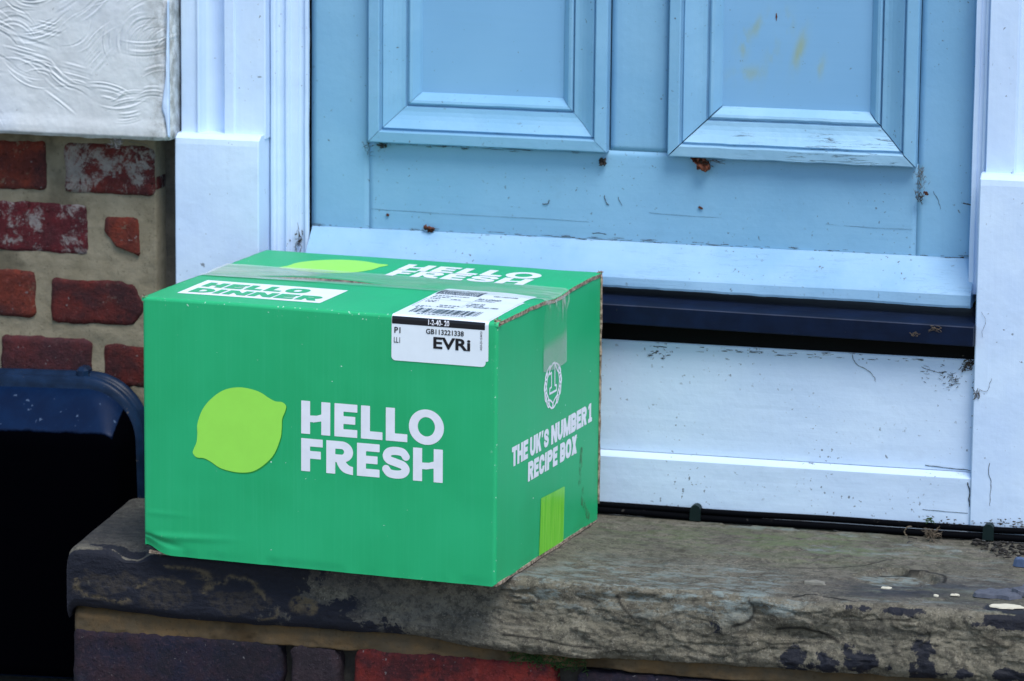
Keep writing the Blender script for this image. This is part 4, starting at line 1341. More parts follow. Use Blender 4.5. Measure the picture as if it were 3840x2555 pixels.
flap_front = flap(True); flap_back = flap(False)
def top_map(off): return lambda u, w_: (u, w_, top_z(u, w_) + off)

# frayed brown tufts at the corners of the lid
def tuft(c, R, n, r, seed, name, mat, parent, up=.4):
    rg = np.random.default_rng(seed); V = np.zeros((0, 3)); F = []
    for k in range(n):
        d = rg.normal(size=3); d[2] = abs(d[2]) * up; d /= np.linalg.norm(d)
        L = R * rg.uniform(.5, 1.2)
        P = [np.array(c) + d * L * t + rg.normal(size=3) * R * .12 * t for t in np.linspace(0, 1, 5)]
        v, f = tube_vf(P, np.linspace(r, r * .4, 5), 5, len(V)); V = np.vstack([V, v]); F += f
    return obj(name, make_mesh(name, V, F), mat, parent)
tuft((.0008, .004, BH - .001), .0045, 16, .0010, 3, 'frayed_corner', M_card, bx)
tuft((BW - .0015, .006, BH - .0015), .0055, 22, .0011, 4, 'frayed_corner', M_card, bx)
tuft((BW - .001, BD - .002, BH + .001), .0035, 14, .0010, 5, 'frayed_corner', M_card, bx)

# ---- prints
LEM = [(113.5, 190.2), (133.4, 187.5), (146.0, 181.2), (153.3, 178.3), (160.8, 178.0), (165.3, 174.4), (164.0, 168.0), (160.9, 160.0), (160.4, 150.1), (158.6, 138.0), (149.6, 118.6), (131.4, 103.0), (113.3, 98.5), (91.4, 101.0), (78.6, 107.6),
       (70.5, 110.6), (62.5, 110.9), (58.1, 115.2), (59.5, 120.6), (62.4, 127), (63.4, 136), (63.6, 147.5), (69.7, 163.4), (80.7, 176.4), (95.3, 186.3)]
LEMC = catmull(LEM, 5, True)
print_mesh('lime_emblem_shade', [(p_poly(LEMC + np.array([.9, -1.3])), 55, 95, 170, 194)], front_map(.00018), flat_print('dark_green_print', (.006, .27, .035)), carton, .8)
print_mesh('lime_emblem', [(p_poly(LEMC), 55, 95, 170, 194)], front_map(.00038), M_lemon, carton, .8)
def g(c, x0, x1, y0): return (glyph(c, x0, y0, x1 - x0, 35.2, 10.1, 8.3, True), x0 - 1, y0 - 2, x1 + 1, y0 + 38)
HELLO = [g('H', 182.6, 215.5, 146.4), g('E', 220.2, 245.8, 146.4), g('L', 249.9, 274.0, 146.4), g('L', 277.7, 301.7, 146.4),
         (p_sub(p_ell(322.8, 164, 19.4, 18.7), p_ell(322.8, 164.4, 9.5, 10.2)), 300, 143, 344, 185)]
FRESH = [g('F', 182.6, 207.1, 106.3), g('R', 211.1, 241.2, 106.3), g('E', 245.6, 270.9, 106.3), g('S', 273.2, 305.2, 106.0), g('H', 308.2, 341.2, 106.3)]
print_mesh('lettering', HELLO, front_map(.0003), M_pwhite, carton, .55)
print_mesh('lettering', FRESH, front_map(.0003), M_pwhite, carton, .55)
# right side
def wreath():
    fs = []
    cxw, czw = 171.5, 184
    for sgn in (-1, 1):
        for k in range(5):
            a = math.radians(-70 + k * 29)
            px, py = cxw + sgn * 23.5 * math.cos(a), czw + 21.0 * math.sin(a)
            ta = a + math.pi / 2 + (.15)
            ln, wd = 10.2, 3.2
            L = []
            for q in range(16):
                th = 2 * math.pi * q / 16
                ux, uy = ln * math.cos(th), wd * math.sin(th) * (1.0 - .25 * math.cos(th))
                xx = ux * math.cos(ta) - uy * math.sin(ta); yy = ux * math.sin(ta) + uy * math.cos(ta)
                L.append((px + sgn * xx if sgn > 0 else px - xx, py + yy))
            f = p_outline(p_poly(L), 2.1)
            fs.append((f, min(p[0] for p in L) - 2, min(p[1] for p in L) - 2, max(p[0] for p in L) + 2, max(p[1] for p in L) + 2))
    return p_u(*[f[0] for f in fs])
WR = wreath()
ONE = p_outline(p_poly([(161, 175.5), (183, 175.5), (183, 181), (177.5, 181.8), (177.5, 206.5), (171.5, 206.5), (160.5, 202.5), (160.5, 196.5), (166.5, 197.5), (166.5, 181.8), (161, 181)]), 2.3)
print_mesh('wreath_emblem', [(p_u(WR, ONE), 138, 157, 206, 213)], side_map(.0003), M_pwhite, carton, .5)
LN1 = word('THE', 45, 118.6, 94, 21, 6.2) + word("UK'S", 100, 118.6, 160, 21, 6.4) + word('NUMBER', 167, 118.6, 286, 21, 6.6) + word('1', 291, 118.6, 304.5, 21, 6.6)
LN2 = word('RECIPE', 95, 92.8, 189, 21, 6.4) + word('BOX', 197, 92.8, 253.5, 21, 6.6)
print_mesh('slogan_lettering', LN1, side_map(.0003), M_pwhite, carton, .5)
print_mesh('slogan_lettering', LN2, side_map(.0003), M_pwhite, carton, .5)
# lid
def remap(parts, sx, sy, ox, oy, x0, y0):
    out = []
    for (f, a, b, c, d) in parts:
        out.append(((lambda f: lambda X, Y: f((X - ox) / sx + x0, (Y - oy) / sy + y0) * min(sx, sy))(f), (a - x0) * sx + ox, (b - y0) * sy + oy, (c - x0) * sx + ox, (d - y0) * sy + oy))
    return out
print_mesh('lid_lettering', remap(HELLO, 1.01, 1.08, 185.5, 263.5, 182.6, 146.4), top_map(.0003), M_pwhite, flap_back, .7)
print_mesh('lid_lettering', remap(FRESH, 1.01, 1.08, 186.5, 224.0, 182.6, 106.3), top_map(.0003), M_pwhite, flap_back, .7)
print_mesh('lid_lime_emblem', remap([(p_poly(LEMC), 55, 95, 170, 194)], .985, 1.02, 61, 209, 58.1, 98.5), top_map(.0003), M_lemon, flap_back, .9)
print_mesh('lid_white_panel', [(p_poly([(25, 33.5), (189, 33.5), (187.5, 117), (22, 121)]), 18, 28, 195, 128)], top_map(.0003), M_pwhite, flap_front, .9)
print_mesh('lid_green_lettering', word('HELLO', 32, 80, 152, 27, 8.8, 3.0) + word('DINNER', 33, 43.5, 180, 27, 8.8, 2.6), top_map(.00055), M_green_print, flap_front, .6)

# ---- shipping label folded over the front edge
RL = .0038; HALF = math.pi * RL / 4
def label_map(off):
    def f(u, s):
        u = np.asarray(u, float); s = np.asarray(s, float)
        th = np.clip((s + HALF) / (2 * HALF), 0, 1) * math.pi / 2          # 0 = front, pi/2 = top
        y = np.where(s > HALF, RL + (s - HALF), RL - RL * np.cos(th) * 1.0)
        z = np.where(s < -HALF, BH - RL + (s + HALF), BH - RL + RL * np.sin(th))
        tz = top_z(u, np.maximum(y, .0036)) - BH
        fw = fwarp(u, np.minimum(z, BH - .002))
        y2 = y + fw * np.cos(th) - off * np.cos(th)
        z2 = z + tz * np.sin(th) + off * np.sin(th)
        u2 = u - .030 * np.maximum(s, 0)
        return (u2, y2, z2)
    return f
lab = print_mesh('shipping_label', [(p_rbox(283.6, -46.2, 387.6, 172, 4.5), 282, -48, 389, 174)], label_map(.0006), M_label, bx, 1.1)
print_mesh('label_backing', [(p_rbox(305, -40.5, 390.3, 120, 1), 300, -42, 392, 122)], label_map(.00035), M_label, lab, 1.2)
print_mesh('label_band', [(p_box(284.0, -7.6, 386.5, -.3), 283, -9, 388, 1)], label_map(.0008), M_ink, lab, .7)
def text(s, x0, x1, y0, y1, mat, mapping, parent, bold=0., rot=False):
    cu = bpy.data.curves.new('t', 'FONT'); cu.body = s; cu.size = 1; cu.offset = bold; cu.resolution_u = 4
    to = bpy.data.objects.new('t', cu); COL.objects.link(to)
    dg = bpy.context.evaluated_depsgraph_get()
    me = bpy.data.meshes.new_from_object(to.evaluated_get(dg))
    bpy.data.objects.remove(to); bpy.data.curves.remove(cu)
    P = np.array([v.co[:] for v in me.vertices])
    if rot: P = np.stack([-P[:, 1], P[:, 0], P[:, 2]], -1)
    mn, mx = P.min(0), P.max(0)
    u = x0 + (P[:, 0] - mn[0]) / (mx[0] - mn[0]) * (x1 - x0); v = y0 + (P[:, 1] - mn[1]) / (mx[1] - mn[1]) * (y1 - y0)
    Q = np.stack(mapping(u / 1000, v / 1000), -1)
    for i, vv in enumerate(me.vertices): vv.co = Q[i]
    me.update()
    return obj('label_text', me, mat, parent)
LM = label_map(.0010)
text('P1', 286.8, 293.6, -17.2, -11.0, M_ink, LM, lab, .02)
text('LL1', 286.4, 293.2, -27.4, -21.6, M_ink, LM, lab, .01)
text('GB113221338', 321.8, 363.4, -15.8, -10.4, M_ink, LM, lab, .02)
text('EVRi', 330.0, 370.8, -30.8, -18.4, M_ink, LM, lab, .03)
text('AGA-23-12:44:23', 381.4, 383.6, -29.0, -9.2, M_ink, LM, lab, .01, True)
text('1-2-40- 20', 324.2, 347.4, -6.4, -1.2, M_pwhite, label_map(.0012), lab, .02)
# lid half of the label: bar code, stacked code, address lines
rb = random.Random(5)
bars = []; x = 294.5
while x < 370:
    wd = rb.choice([.6, .6, 1.2, 1.8]); bars.append((p_box(x, 19, x + wd, 46), x - .3, 18, x + wd + .3, 47)); x += wd + rb.choice([.7, .7, 1.3, 1.9])
print_mesh('label_barcode', bars, LM, M_ink, lab, .6)
rows = [(p_box(285.5, 131, 288.5, 163), 285, 130, 289, 164), (p_box(331, 131, 334.5, 163), 330, 130, 335, 164)]
for r in range(10):
    x = 289.5
    while x < 330:
        wd = rb.choice([.8, 1.2, 1.8, 2.4]); rows.append((p_box(x, 131 + r * 3.2, min(x + wd, 330), 133.9 + r * 3.2), x - .3, 130.5 + r * 3.2, x + wd + .3, 134.4 + r * 3.2)); x += wd + rb.choice([.8, 1.3])
print_mesh('label_stacked_code', rows, LM, M_grey_ink, lab, .55)
text('03 LOND', 339.5, 364.5, 113, 121, M_ink, LM, lab, .02)
text('COU-PNET', 338.5, 361, 104.5, 109.5, M_ink, LM, lab, .01)
text('VAN 23', 340.5, 356, 84, 91, M_ink, LM, lab, .02)
text('DROP 56', 339, 357.5, 75, 81, M_ink, LM, lab, .02)
text('C - ROUND 1806', 342, 377, 66.5, 73, M_ink, LM, lab, .02)
text('GB113221338', 349, 376, 136, 142, M_ink, LM, lab, .02)
for (a, b, c, d) in [(288, 327, 121, 124.5), (288.5, 309, 112, 115.5), (289, 300, 103, 107), (312, 324, 104, 108), (290, 303, 91, 94), (290, 302, 84, 88), (312, 334, 67, 71), (312, 331, 58, 62), (291, 306, 57, 60), (291, 301, 50, 53), (306, 360, 12, 15.5)]:
    # lines of print too small to read: short strokes
    q = []; x = a
    while x < b: wd = rb.uniform(1.5, 4.5); q.append((p_box(x, c, min(x + wd, b), d - .9), x - .3, c - .5, x + wd + .3, d)); x += wd + 1.1
    print_mesh('label_small_print', q, LM, M_grey_ink, lab, .7)
fr = [(p_outline(p_box(286, 55, 336, 100), .5), 284, 53, 338, 102), (p_box(338, 60, 338.5, 128), 337, 59, 339.5, 129)]
print_mesh('label_ruling', fr, LM, M_grey_ink, lab, .7)

# ---- packing tape
def tape():
    R = .004
    Lt = BW - R; La = math.pi * R / 2; Ls = .072
    ns, nw = 260, 70
    s = np.linspace(-.0005, Lt + La + Ls, ns); q = np.linspace(0, 1, nw)
    Sg, Q = np.meshgrid(s, q, indexing='ij')
    sh = sstep(Lt, Lt + La + .02, Sg)
    Wv = (TAPE0 + (TAPE1 - TAPE0) * Q) * (1 - sh) + (.1385 + .0755 * Q) * sh
    pinch = np.exp(-((Sg - Lt - La - .006) / .014) ** 2)
    th = np.clip((Sg - Lt) / La, 0, 1) * math.pi / 2
    u = np.where(Sg < Lt, Sg, Lt + R * np.sin(th))
    zt = top_z(np.minimum(u, BW), Wv)
    z = np.where(Sg < Lt, zt, zt - R + R * np.cos(th)) - np.maximum(Sg - Lt - La, 0)
    off = .0007 + .0022 * pinch * np.abs(fbm(Wv * 150, Sg * 12, 1, 3, 571)) + .0003 * (fbm(Sg * 50, Wv * 120, 2, 3, 573) + 1) * (Sg < Lt)
    off = off + .0004 + np.where(Sg < Lt, lid_raise(Sg, np.maximum(Wv, .168)) * sstep(.158, .168, Wv), 0)
    sw = swarp(Wv, np.clip(z, 0, BH))
    X = u + off * np.sin(th) + sw * np.sin(th); Z = z + off * np.cos(th)
    V = np.stack([X, Wv, Z], -1).reshape(-1, 3)
    me = make_mesh('packing_tape', V, grid_faces(ns, nw))
    d = Sg - Lt - La
    end = sstep(.034, .052, d + .012 * (Q - .5) + .002 * fbm(Wv * 60, 1, 1, 2, 575))
    wr = np.clip(1.2 - np.abs(fbm(Wv * 130, Sg * 14, 3, 3, 577)) * 9, 0, 1)
    milk = np.where(d > 0, .05 + .36 * end + .55 * wr * sstep(.030, .004, d), .0)
    cool = np.exp(-((Sg - .06) / .075) ** 2)
    milk = np.where(d <= 0, .24 + .32 * sstep(.145, .12, Sg + .02 * fbm(Wv * 50, 1, 1, 3, 579)) + .25 * wr * sstep(.33, .40, Sg) + .12 * fbm(Sg * 30, Wv * 60, 1, 3, 581), milk)
    milk = milk * (1 - .93 * np.exp(-((Wv - .1655) / .0045) ** 2) * sstep(.055, .075, Sg) * sstep(.215, .19, Sg))
    a = me.attributes.new('milk', 'FLOAT', 'POINT'); a.data.foreach_set('value', np.clip(milk, .02, .95).astype(np.float32).ravel())
    return obj('packing_tape', me, M_tape, bx)
tape()
print_mesh('lime_tape', [(p_poly([(135, 4), (214, 3.2), (214.5, 63.5)] + [(x, 66.2 - (x - 137) * .035 + .5 * (k % 2)) for k, x in enumerate(np.arange(212, 137, -2.))] + [(137, 66)]), 130, 0, 220, 70)], side_map(.0005), M_lime_tape, bx, .9)
# muddy smear low on the right side
def mud(X, Y):
    d1 = p_path(catmull([(268, 92), (267, 78), (265, 58)], 6), 4.2)(X, Y); d2 = p_path(catmull([(275, 46), (276, 34), (288, 22), (299, 13)], 6), 3.8)(X, Y)
    return np.minimum(d1, d2) + 2.6 * fbm(X * .22, Y * .12, 1, 4, 591)
M_mud = Mat('brown_mud_smear', (.085, .055, .02), .9)
M_mud.set(M_mud.b.inputs['Alpha'], M_mud.ramp(M_mud.noise(M_mud.pos((300, 300, 120), True), 1, 4, .6), .40, .68, .0, .60))
print_mesh('mud_smear', [(mud, 255, 5, 310, 98)], side_map(.0006), M_mud.m, carton, .8)

# =================================================================== CABLES ALONG THE WALL
def cable(name, pts, r, label):
    P = catmull(pts, 10)
    V, F = tube_vf(P, r, 10)
    return tag(obj(name, make_mesh(name, V, F), M_cable), label, 'cable')
def cpath(y, z, seed, bow=0):
    xs = np.linspace(.41, 1.08, 26)
    return [(x, y + .0012 * float(vn(x * 9, seed, 0, 5)), z + .0010 * float(vn(x * 7, seed, 3, 6)) + bow * max(0, x - .87) ** 2 * 3) for x in xs]
cable('cable', cpath(.0072, .0108, 1, .25), .0036, 'upper black cable clipped along the foot of the white boarding')
cable('cable', cpath(.0045, .0038, 2), .0040, 'lower black cable lying on the stone along the foot of the boarding')
def clip(x, label, sx=1.0):
    pr = []
    for k in range(9):
        a = math.pi * k / 8; pr.append((x + .0058 * math.cos(a) * sx, .0125 + .0058 * math.sin(a)))
    pr = [(x + .0062 * sx, .0005)] + pr + [(x - .0062 * sx, .0005)]
    n = len(pr)
    V = [(p[0], -.0008, p[1]) for p in pr] + [(p[0], .0110, p[1]) for p in pr]
    F = [[i for i in range(n)], [n + i for i in range(n)][::-1]] + [[i, n + i, n + (i + 1) % n, (i + 1) % n] for i in range(n)]
    tag(obj('cable_clip', make_mesh('cable_clip', np.array(V), F, False), M_clip), label, 'cable clip', 'cable clips')
clip(.5330, 'dark cable clip on the boarding just right of the green box')
clip(.8600, 'dark cable clip at the foot of the right pilaster')

# =================================================================== SMALL DEBRIS
def tangle(name, c, size, n, r, seed, mat, label, cat, group=None, step=.16, spread=.35):
    """small clump of fine fibres; a short step gives loose crumbs instead of threads"""
    rg = np.random.default_rng(seed); V = np.zeros((0, 3)); F = []
    size = np.array(size)
    for k in range(n):
        p = np.clip(rg.normal(size=3) * spread, -1, 1); P = []
        d = rg.normal(size=3)
        for t in range(6):
            P.append(p.copy()); d = d * .7 + rg.normal(size=3) * .6; p = np.clip(p + d * step, -1.1, 1.1)
        P = catmull(np.array(P) * size, 3)
        rr = r * rg.uniform(.5, 1.3)
        v, f = tube_vf(P, rr * np.interp(np.arange(len(P)), [0, len(P) * .3, len(P) - 1], [.6, 1.2, .3]), 4, len(V)); V = np.vstack([V, v]); F += f
    o = obj(name, make_mesh(name, V, F), mat); o.location = c
    return tag(o, label, cat, group)
def strand(name, pts, r, mat, label, cat, group=None):
    pts = np.array(pts); c = pts[0]
    P = catmull(pts - c, 6); n = len(P)
    P = P + np.stack([.0006 * vn(np.arange(n) * .4, k, 1, 7) for k in range(3)], -1) * np.array([1, .2, 1])
    V, F = tube_vf(P, r * (.65 + .5 * np.abs(vn(np.arange(n) * .5, 3, 1, 9))), 5)
    o = obj(name, make_mesh(name, V, F), mat); o.location = c
    return tag(o, label, cat, group)
def leaf(name, c, sx, sz, seed, mat, label, cat='leaf', rot=(0, 0, 0), group=None, thick=.0006, curl=.25):
    nu, nv = 16, 10
    U, V_ = np.meshgrid(np.linspace(-1, 1, nu), np.linspace(-1, 1, nv), indexing='ij')
    wdt = np.sqrt(np.maximum(1 - np.abs(U) ** 1.6, .03)) * (.75 + .45 * fbm(U * 3, 0, seed, 3, seed))
    X = U * sx / 2 + .10 * sx * fbm(U * 3, V_ * 3, seed, 3, seed + 4); Z = V_ * wdt * sz / 2 + .2 * sz * fbm(U * 4, V_ * 2, seed, 3, seed + 1)
    Y = curl * min(sx, sz) * fbm(U * 2.6, V_ * 2.6, seed, 4, seed + 2)
    A = np.stack([X, Y - thick / 2, Z], -1).reshape(-1, 3); B = np.stack([X, Y + thick / 2, Z], -1).reshape(-1, 3); N = nu * nv
    F = grid_faces(nu, nv).tolist() + grid_faces(nu, nv, N, True).tolist()
    ring = [i * nv for i in range(nu)] + [(nu - 1) * nv + j for j in range(1, nv)] + [i * nv + nv - 1 for i in range(nu - 2, -1, -1)] + list(range(nv - 2, 0, -1))
    for k in range(len(ring)): a, b = ring[k], ring[(k + 1) % len(ring)]; F.append([a, a + N, b + N, b])
    o = obj(name, make_mesh(name, np.vstack([A, B]), F), mat); o.location = c; o.rotation_euler = rot
    return tag(o, label, cat, group)

# on the door
leaf('dead_leaf', (.2060, .0640, .3035), .013, .011, 1, M_leaf, 'brown leaf scrap on the ledge of the weatherboard, above the box', rot=(.3, .2, .1), curl=.5)
leaf('dead_leaf', (.5195, .0620, .3935), .024, .018, 2, M_leaf, 'brown dead leaf clump caught under the right door panel', rot=(.2, .5, .2), curl=.7)
leaf('dead_leaf', (.4065, .0650, .3885), .009, .012, 3, M_twig, 'small dark leaf bit below the right corner of the left door panel', rot=(.1, .7, 0), curl=.6)
leaf('leaf_fleck', (.5188, .0685, .3416), .0055, .004, 4, M_leaf, 'tiny orange fleck on the door rail below the right panel', 'fleck', rot=(0, .4, 0))
leaf('leaf_fleck', (.1560, .0685, .3165), .0035, .004, 5, M_leaf, 'tiny orange fleck on the door rail near its left stile', 'fleck')
tangle('cobweb', (.5280, .0610, .3960), (.018, .005, .008), 22, .00030, 11, M_twig, 'dark cobweb with leaf bits under the right door panel', 'cobweb')
tangle('cobweb', (.7650, .0605, .3860), (.010, .006, .018), 46, .00030, 12, M_web, 'grey cobweb hanging at the lower right corner of the right panel', 'cobweb', step=.10)
tangle('dark_fluff', (.7650, .0620, .3650), (.005, .005, .010), 26, .00045, 13, M_twig, 'dark fluff at the end of the hanging cobweb', 'cobweb', step=.12)
leaf('leaf_fleck', (.7715, .0640, .3705), .006, .005, 7, M_leaf, 'tiny brown fleck caught in the hanging cobweb', 'fleck', rot=(.2, .4, 0))
tangle('cobweb', (.1510, .0640, .3965), (.010, .006, .005), 34, .0006, 14, M_twig, 'black cobweb lump under the left corner of the left panel', 'cobweb', step=.08)
tangle('cobweb', (.1330, .0650, .3920), (.007, .004, .012), 14, .00022, 15, M_twig, 'wispy cobweb on the stile beside the left panel', 'cobweb')
tangle('cobweb', (.2700, .0650, .3985), (.110, .004, .0025), 46, .00025, 27, M_twig, 'thin dirty web along the underside of the left panel', 'cobweb', step=.02, spread=.5)['kind'] = 'stuff'
strand('insect_stalk', [(.3370, .0694, .3375), (.3415, .0690, .3375), (.3440, .0690, .3400), (.3442, .0694, .3430)], .0005, M_twig, 'dark hooked scrap on the rail below the left panel', 'scrap')
strand('insect_stalk', [(.4085, .0695, .350), (.4095, .0692, .345), (.4110, .0692, .341), (.4135, .0695, .3400)], .0004, M_twig, 'thin dark scrap on the rail below the muntin', 'scrap')
strand('insect_stalk', [(.4245, .0697, .349), (.4260, .0695, .344), (.4285, .0697, .340)], .00025, M_twig, 'hair thin dark scrap right of the muntin joint', 'scrap')
strand('rusty_nail', [(.8235, .0600, .3605), (.8175, .0600, .3612), (.8130, .0605, .3620)], .0008, M_twig, 'dark nail stub at the right edge of the door', 'nail')
strand('crack_line', [(.7790, .0697, .3720), (.7830, .0696, .3650), (.7850, .0697, .3600), (.7870, .0698, .3530)], .00028, M_crackline, 'thin crack in the blue paint of the right stile', 'crack')
leaf('rust_mark', (.5975, .0815, .5565), .0018, .010, 6, M_leaf, 'short rusty streak on the right door panel', 'rust mark')
strand('paint_lift', [(.3960, .0655, .3072), (.4040, .0648, .3082), (.4120, .0655, .3070)], .0006, M_crackline, 'lifted paint edge on the door bottom above the weatherboard', 'paint lift')
for k, pts in enumerate([[(.1360, .0696, .3222), (.2000, .0697, .3212), (.2800, .0697, .3206), (.3900, .0698, .3200)], [(.6600, .0698, .3300), (.7050, .0696, .3285), (.7570, .0696, .3290)],
                         [(.4600, .0698, .3330), (.5000, .0697, .3318), (.5400, .0698, .3316)]]):
    cl = strand('paint_crack', pts, .00013, M_crackline, None, None)
    cl.location = Vector(cl.location) - Vector(door.location); cl.parent = door
o = tangle('ledge_dirt', (.4450, .0672, .3010), (.3700, .0015, .0020), 130, .00030, 33, M_twig, 'line of dark dirt crumbs where the door meets its weatherboard', 'dirt', step=.006, spread=.55); o['kind'] = 'stuff'
# grime at the foot of the left frame
tangle('cobweb', (.0560, .0520, .2860), (.006, .005, .018), 40, .0004, 16, M_twig, 'brown grimy web at the foot of the white frame, left of the door', 'cobweb', step=.07)
leaf('dead_leaf', (.0430, .0525, .2840), .005, .006, 8, M_twig, 'dark scrap on the white frame above the back of the box', 'scrap')
# riser
tangle('cobweb', (.8290, .0225, .1905), (.010, .004, .008), 60, .0006, 17, M_twig, 'black web tangle in the corner under the sill, by the right pilaster', 'cobweb', step=.09)
tangle('web_bits', (.8080, .0243, .1730), (.028, .0012, .014), 52, .00033, 18, M_twig, 'scattered dark web bits on the white boarding near the right pilaster', 'cobweb', step=.035, spread=.5)
tangle('web_bits', (.4790, .0243, .1830), (.022, .0012, .008), 26, .00036, 19, M_twig, 'dark web bits on the white boarding right beside the box', 'cobweb', step=.05, spread=.45)
tangle('web_bits', (.6300, .0243, .1910), (.150, .0012, .004), 60, .00036, 28, M_twig, 'dirty web crumbs along the underside of the sill', 'cobweb', step=.012, spread=.5)
strand('web_strand', [(.7010, .0246, .1930), (.7060, .0243, .1830), (.7170, .0243, .1780), (.7250, .0244, .1710), (.7280, .0246, .1650)], .00030, M_twig, 'long dark web strand below the middle of the sill', 'cobweb')
strand('web_strand', [(.7780, .0246, .1840), (.7900, .0243, .1805), (.8020, .0246, .1780)], .00028, M_twig, 'straight dark web strand under the right end of the sill', 'cobweb')
tangle('cobweb', (.7960, -.0008, .2320), (.008, .0015, .0045), 22, .00030, 20, M_straw, 'brownish dust web on the right end of the navy sill', 'cobweb', step=.10)
tangle('cobweb', (.7740, -.0008, .2245), (.006, .0015, .0040), 16, .00025, 21, M_straw, 'brownish dust web hanging off the navy sill', 'cobweb', step=.10)
strand('web_strand', [(.8440, .0110, .2510), (.8480, .0105, .2440), (.8475, .0105, .2360), (.8445, .0108, .2290), (.8470, .0110, .2240)], .00016, M_twig, 'fine looping hair on the right plinth beside the sill', 'hair')
tangle('web_bits', (.8410, .0108, .1600), (.004, .0014, .008), 20, .00040, 22, M_twig, 'dark scrap at the inner edge of the right plinth', 'cobweb', step=.12)
strand('web_strand', [(.8450, .0110, .1650), (.8520, .0106, .1640), (.8550, .0108, .1720), (.8570, .0110, .1790)], .00022, M_twig, 'bent dark thread on the right plinth', 'hair')
strand('crack_line', [(.8580, .0116, .0840), (.8570, .0115, .0720), (.8600, .0115, .0620), (.8590, .0115, .0480), (.8600, .0116, .0360)], .00034, M_crackline, 'vertical crack in the white paint low on the right plinth', 'crack')
strand('crack_line', [(.7850, .0250, .0742), (.8000, .0249, .0735), (.8200, .0248, .0724), (.8350, .0247, .0720)], .00045, M_crackline, 'open joint above the skirting near the right pilaster', 'crack')
strand('crack_line', [(.7850, .0150, .0266), (.8050, .0149, .0262), (.8350, .0149, .0258)], .00028, M_crackline, 'thin crack low in the white skirting by the right pilaster', 'crack')
strand('crack_line', [(.8340, .0146, .0600), (.8362, .0145, .0520), (.8358, .0145, .0430), (.8364, .0146, .0340)], .0007, M_crackline, 'black grime line where skirting meets the right plinth', 'crack')
# on the stone
tangle('twig_clump', (.7990, -.0120, .0065), (.011, .008, .008), 60, .00045, 23, M_straw, 'brown dry fibre clump in front of the cables', 'twig clump')
strand('dry_stalk', [(.7720, -.0080, .0010), (.7690, -.0090, .0060), (.7715, -.0090, .0105), (.7770, -.0080, .0125)], .0009, M_straw, 'pale curled stalk left of the fibre clump', 'stalk')
strand('dry_stalk', [(.7740, -.0120, .0012), (.7800, -.0160, .0014), (.7850, -.0180, .0012)], .0009, M_twig, 'short dark stalk lying beside the fibre clump', 'stalk')
tangle('leaf_sprig', (.7950, .0015, .0185), (.006, .003, .004), 22, .0006, 24, M_moss, 'tiny green sprig behind the fibre clump', 'sprig', step=.1)
tangle('grime_bits', (.8200, .0095, .0150), (.030, .0015, .006), 40, .0006, 29, M_twig, 'black grime at the foot of the skirting by the right plinth', 'grime', step=.02, spread=.5)
tangle('grime_bits', (.8900, .0080, .0190), (.035, .0015, .006), 50, .0006, 30, M_twig, 'black grime along the foot of the right plinth', 'grime', step=.02, spread=.5)
def litter():
    rg = np.random.default_rng(31); V = np.zeros((0, 3)); F = []
    for k in range(260):
        x = rg.uniform(.845, 1.05); y = -.012 - .080 * rg.uniform(0, 1) ** 1.4 * sstep(.83, .90, x)
        a = rg.normal() * .7; L = rg.uniform(.002, .011)
        c = np.array([x, y, rg.uniform(-.001, .0035)]); d = np.array([math.cos(a), math.sin(a), rg.normal() * .15])
        P = [c - d * L / 2, c + rg.normal(size=3) * .0010, c + d * L / 2]
        v, f = tube_vf(P, rg.uniform(.0004, .0016) * np.array([.5, 1.2, .4]), 4, len(V)); V = np.vstack([V, v]); F += f
    tag(obj('leaf_litter', make_mesh('leaf_litter', V, F), M_litter), 'black leaf litter and twig bits on the stone at the right edge', 'litter', kind='stuff')
M_litter = leaf_mat('black_litter', (.006, .006, .007), (.03, .025, .02))
litter()
def chip(name, c, sx, sy, h, seed, mat, label, cat, rz=0.):
    """thin flake with a ragged outline and a broken, layered top"""
    n = 30; rings = (1.0, .93, .62, .30)
    V = []
    for k, q in enumerate(rings):
        for i in range(n):
            th = 2 * math.pi * i / n
            rad = q * (1 + .60 * float(fbm(math.cos(th) * 1.6, math.sin(th) * 1.6, seed, 4, seed)))
            z = -.0006 if k == 0 else h * (.75 + .7 * float(fbm(math.cos(th) * q * 2.5, math.sin(th) * q * 2.5, seed + 3, 4, seed + 1)))
            V.append((math.cos(th) * sx / 2 * rad, math.sin(th) * sy / 2 * rad, max(z, .0002) if k else z))
    V.append((0, 0, h))
    F = []
    for k in range(len(rings) - 1):
        for i in range(n): F.append([k * n + i, k * n + (i + 1) % n, (k + 1) * n + (i + 1) % n, (k + 1) * n + i])
    m = (len(rings) - 1) * n
    F += [[m + i, m + (i + 1) % n, len(V) - 1] for i in range(n)] + [[i for i in range(n)][::-1]]
    o = obj(name, make_mesh(name, np.array(V), F, False), mat); o.location = c; o.rotation_euler = (0, 0, rz)
    return tag(o, label, cat)
chip('slate_flake', (.9020, -.2330, -.002), .050, .034, .0040, 41, M_chip, 'thin blue grey slate flake on the right end of the stone', 'flake')
chip('slate_flake', (.9350, -.2180, -.001), .04, .04, .006, 42, M_chip, 'darker slate flake beside the thin one at the right edge', 'flake')
chip('paint_flake', (.9230, -.0930, -.001), .040, .026, .007, 43, M_bluechip, 'blue grey flake near the cables at the right edge', 'flake')
chip('paint_flake', (.9190, -.2820, -.0018), .032, .018, .0008, 44, M_cream, 'largest cream paint flake on the front edge of the stone', 'flake', .1)
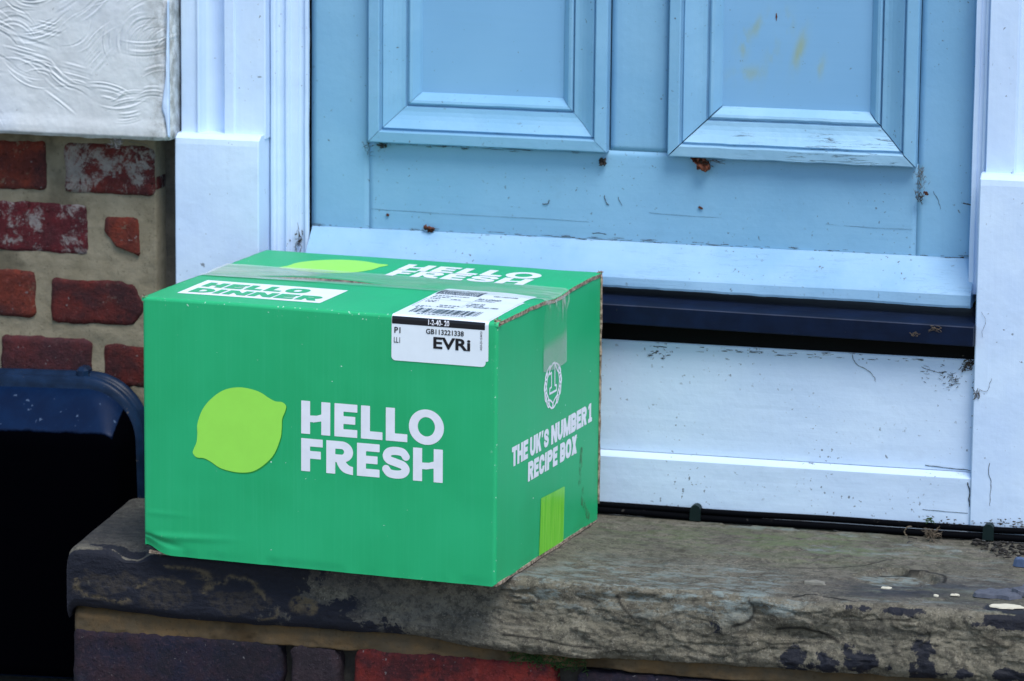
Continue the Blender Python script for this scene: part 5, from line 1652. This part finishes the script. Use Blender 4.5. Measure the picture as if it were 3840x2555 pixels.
chip('paint_flake', (.7865, -.2300, -.0038), .011, .008, .0008, 45, M_cream, 'small cream flake left of the dark stain on the stone', 'flake')
chip('paint_flake', (.8423, -.2560, -.0018), .006, .006, .0008, 46, M_cream, 'tiny cream flake in the dark stain on the stone', 'flake')
chip('paint_flake', (.8610, -.2470, -.0018), .010, .006, .0008, 47, M_cream, 'cream flake right of the dark stain on the stone', 'flake')
chip('paint_flake', (-.0345, -.2660, -.002), .010, .010, .0008, 48, M_cream, 'cream flake on the stone left of the green box', 'flake')
chip('paint_flake', (-.0880, -.2440, -.004), .006, .006, .0008, 49, M_cream, 'pale speck on the stone near its left end', 'flake')
chip('stone_flake', (.7100, -.2280, -.0045), .024, .013, .0022, 50, M_stoneflake, 'small pale stone flake on top of the doorstep', 'flake')
# moss tuft under the stone
def moss():
    rg = np.random.default_rng(51); V = np.zeros((0, 3)); F = []
    for k in range(900):
        x = .440 + .034 * rg.normal() * .6; x = min(max(x, .400), .480)
        z = -.0905 + .007 * rg.normal() * .6
        c = np.array([x, -.294, z]); d = np.array([rg.normal() * .5, -1, rg.normal() * .5 + .3]); d /= np.linalg.norm(d)
        L = rg.uniform(.003, .008)
        v, f = tube_vf([c, c + d * L * .5 + rg.normal(size=3) * .0005, c + d * L], [.0007, .0006, .0002], 4, len(V)); V = np.vstack([V, v]); F += f
    tag(obj('moss_tuft', make_mesh('moss_tuft', V, F), M_moss), 'green moss tuft growing in the mortar under the stone', 'moss', kind='stuff')
moss()
tangle('cobweb', (-.1420, -.0060, .3965), (.010, .005, .008), 60, .00038, 61, M_web, 'grey cobweb tuft hanging below the plaster edge', 'cobweb', step=.08)
strand('web_strand', [(-.1330, .0060, .3960), (-.1180, .0250, .3900), (-.1120, .0290, .3780)], .00035, M_web, 'grey web strand trailing across the top brick', 'cobweb')
leaf('paint_hole', (-.0810, -.0085, .4675), .0035, .004, 62, M_black, 'small black hole at the edge of the plaster beside the pilaster', 'hole')

bpy.context.view_layer.update()
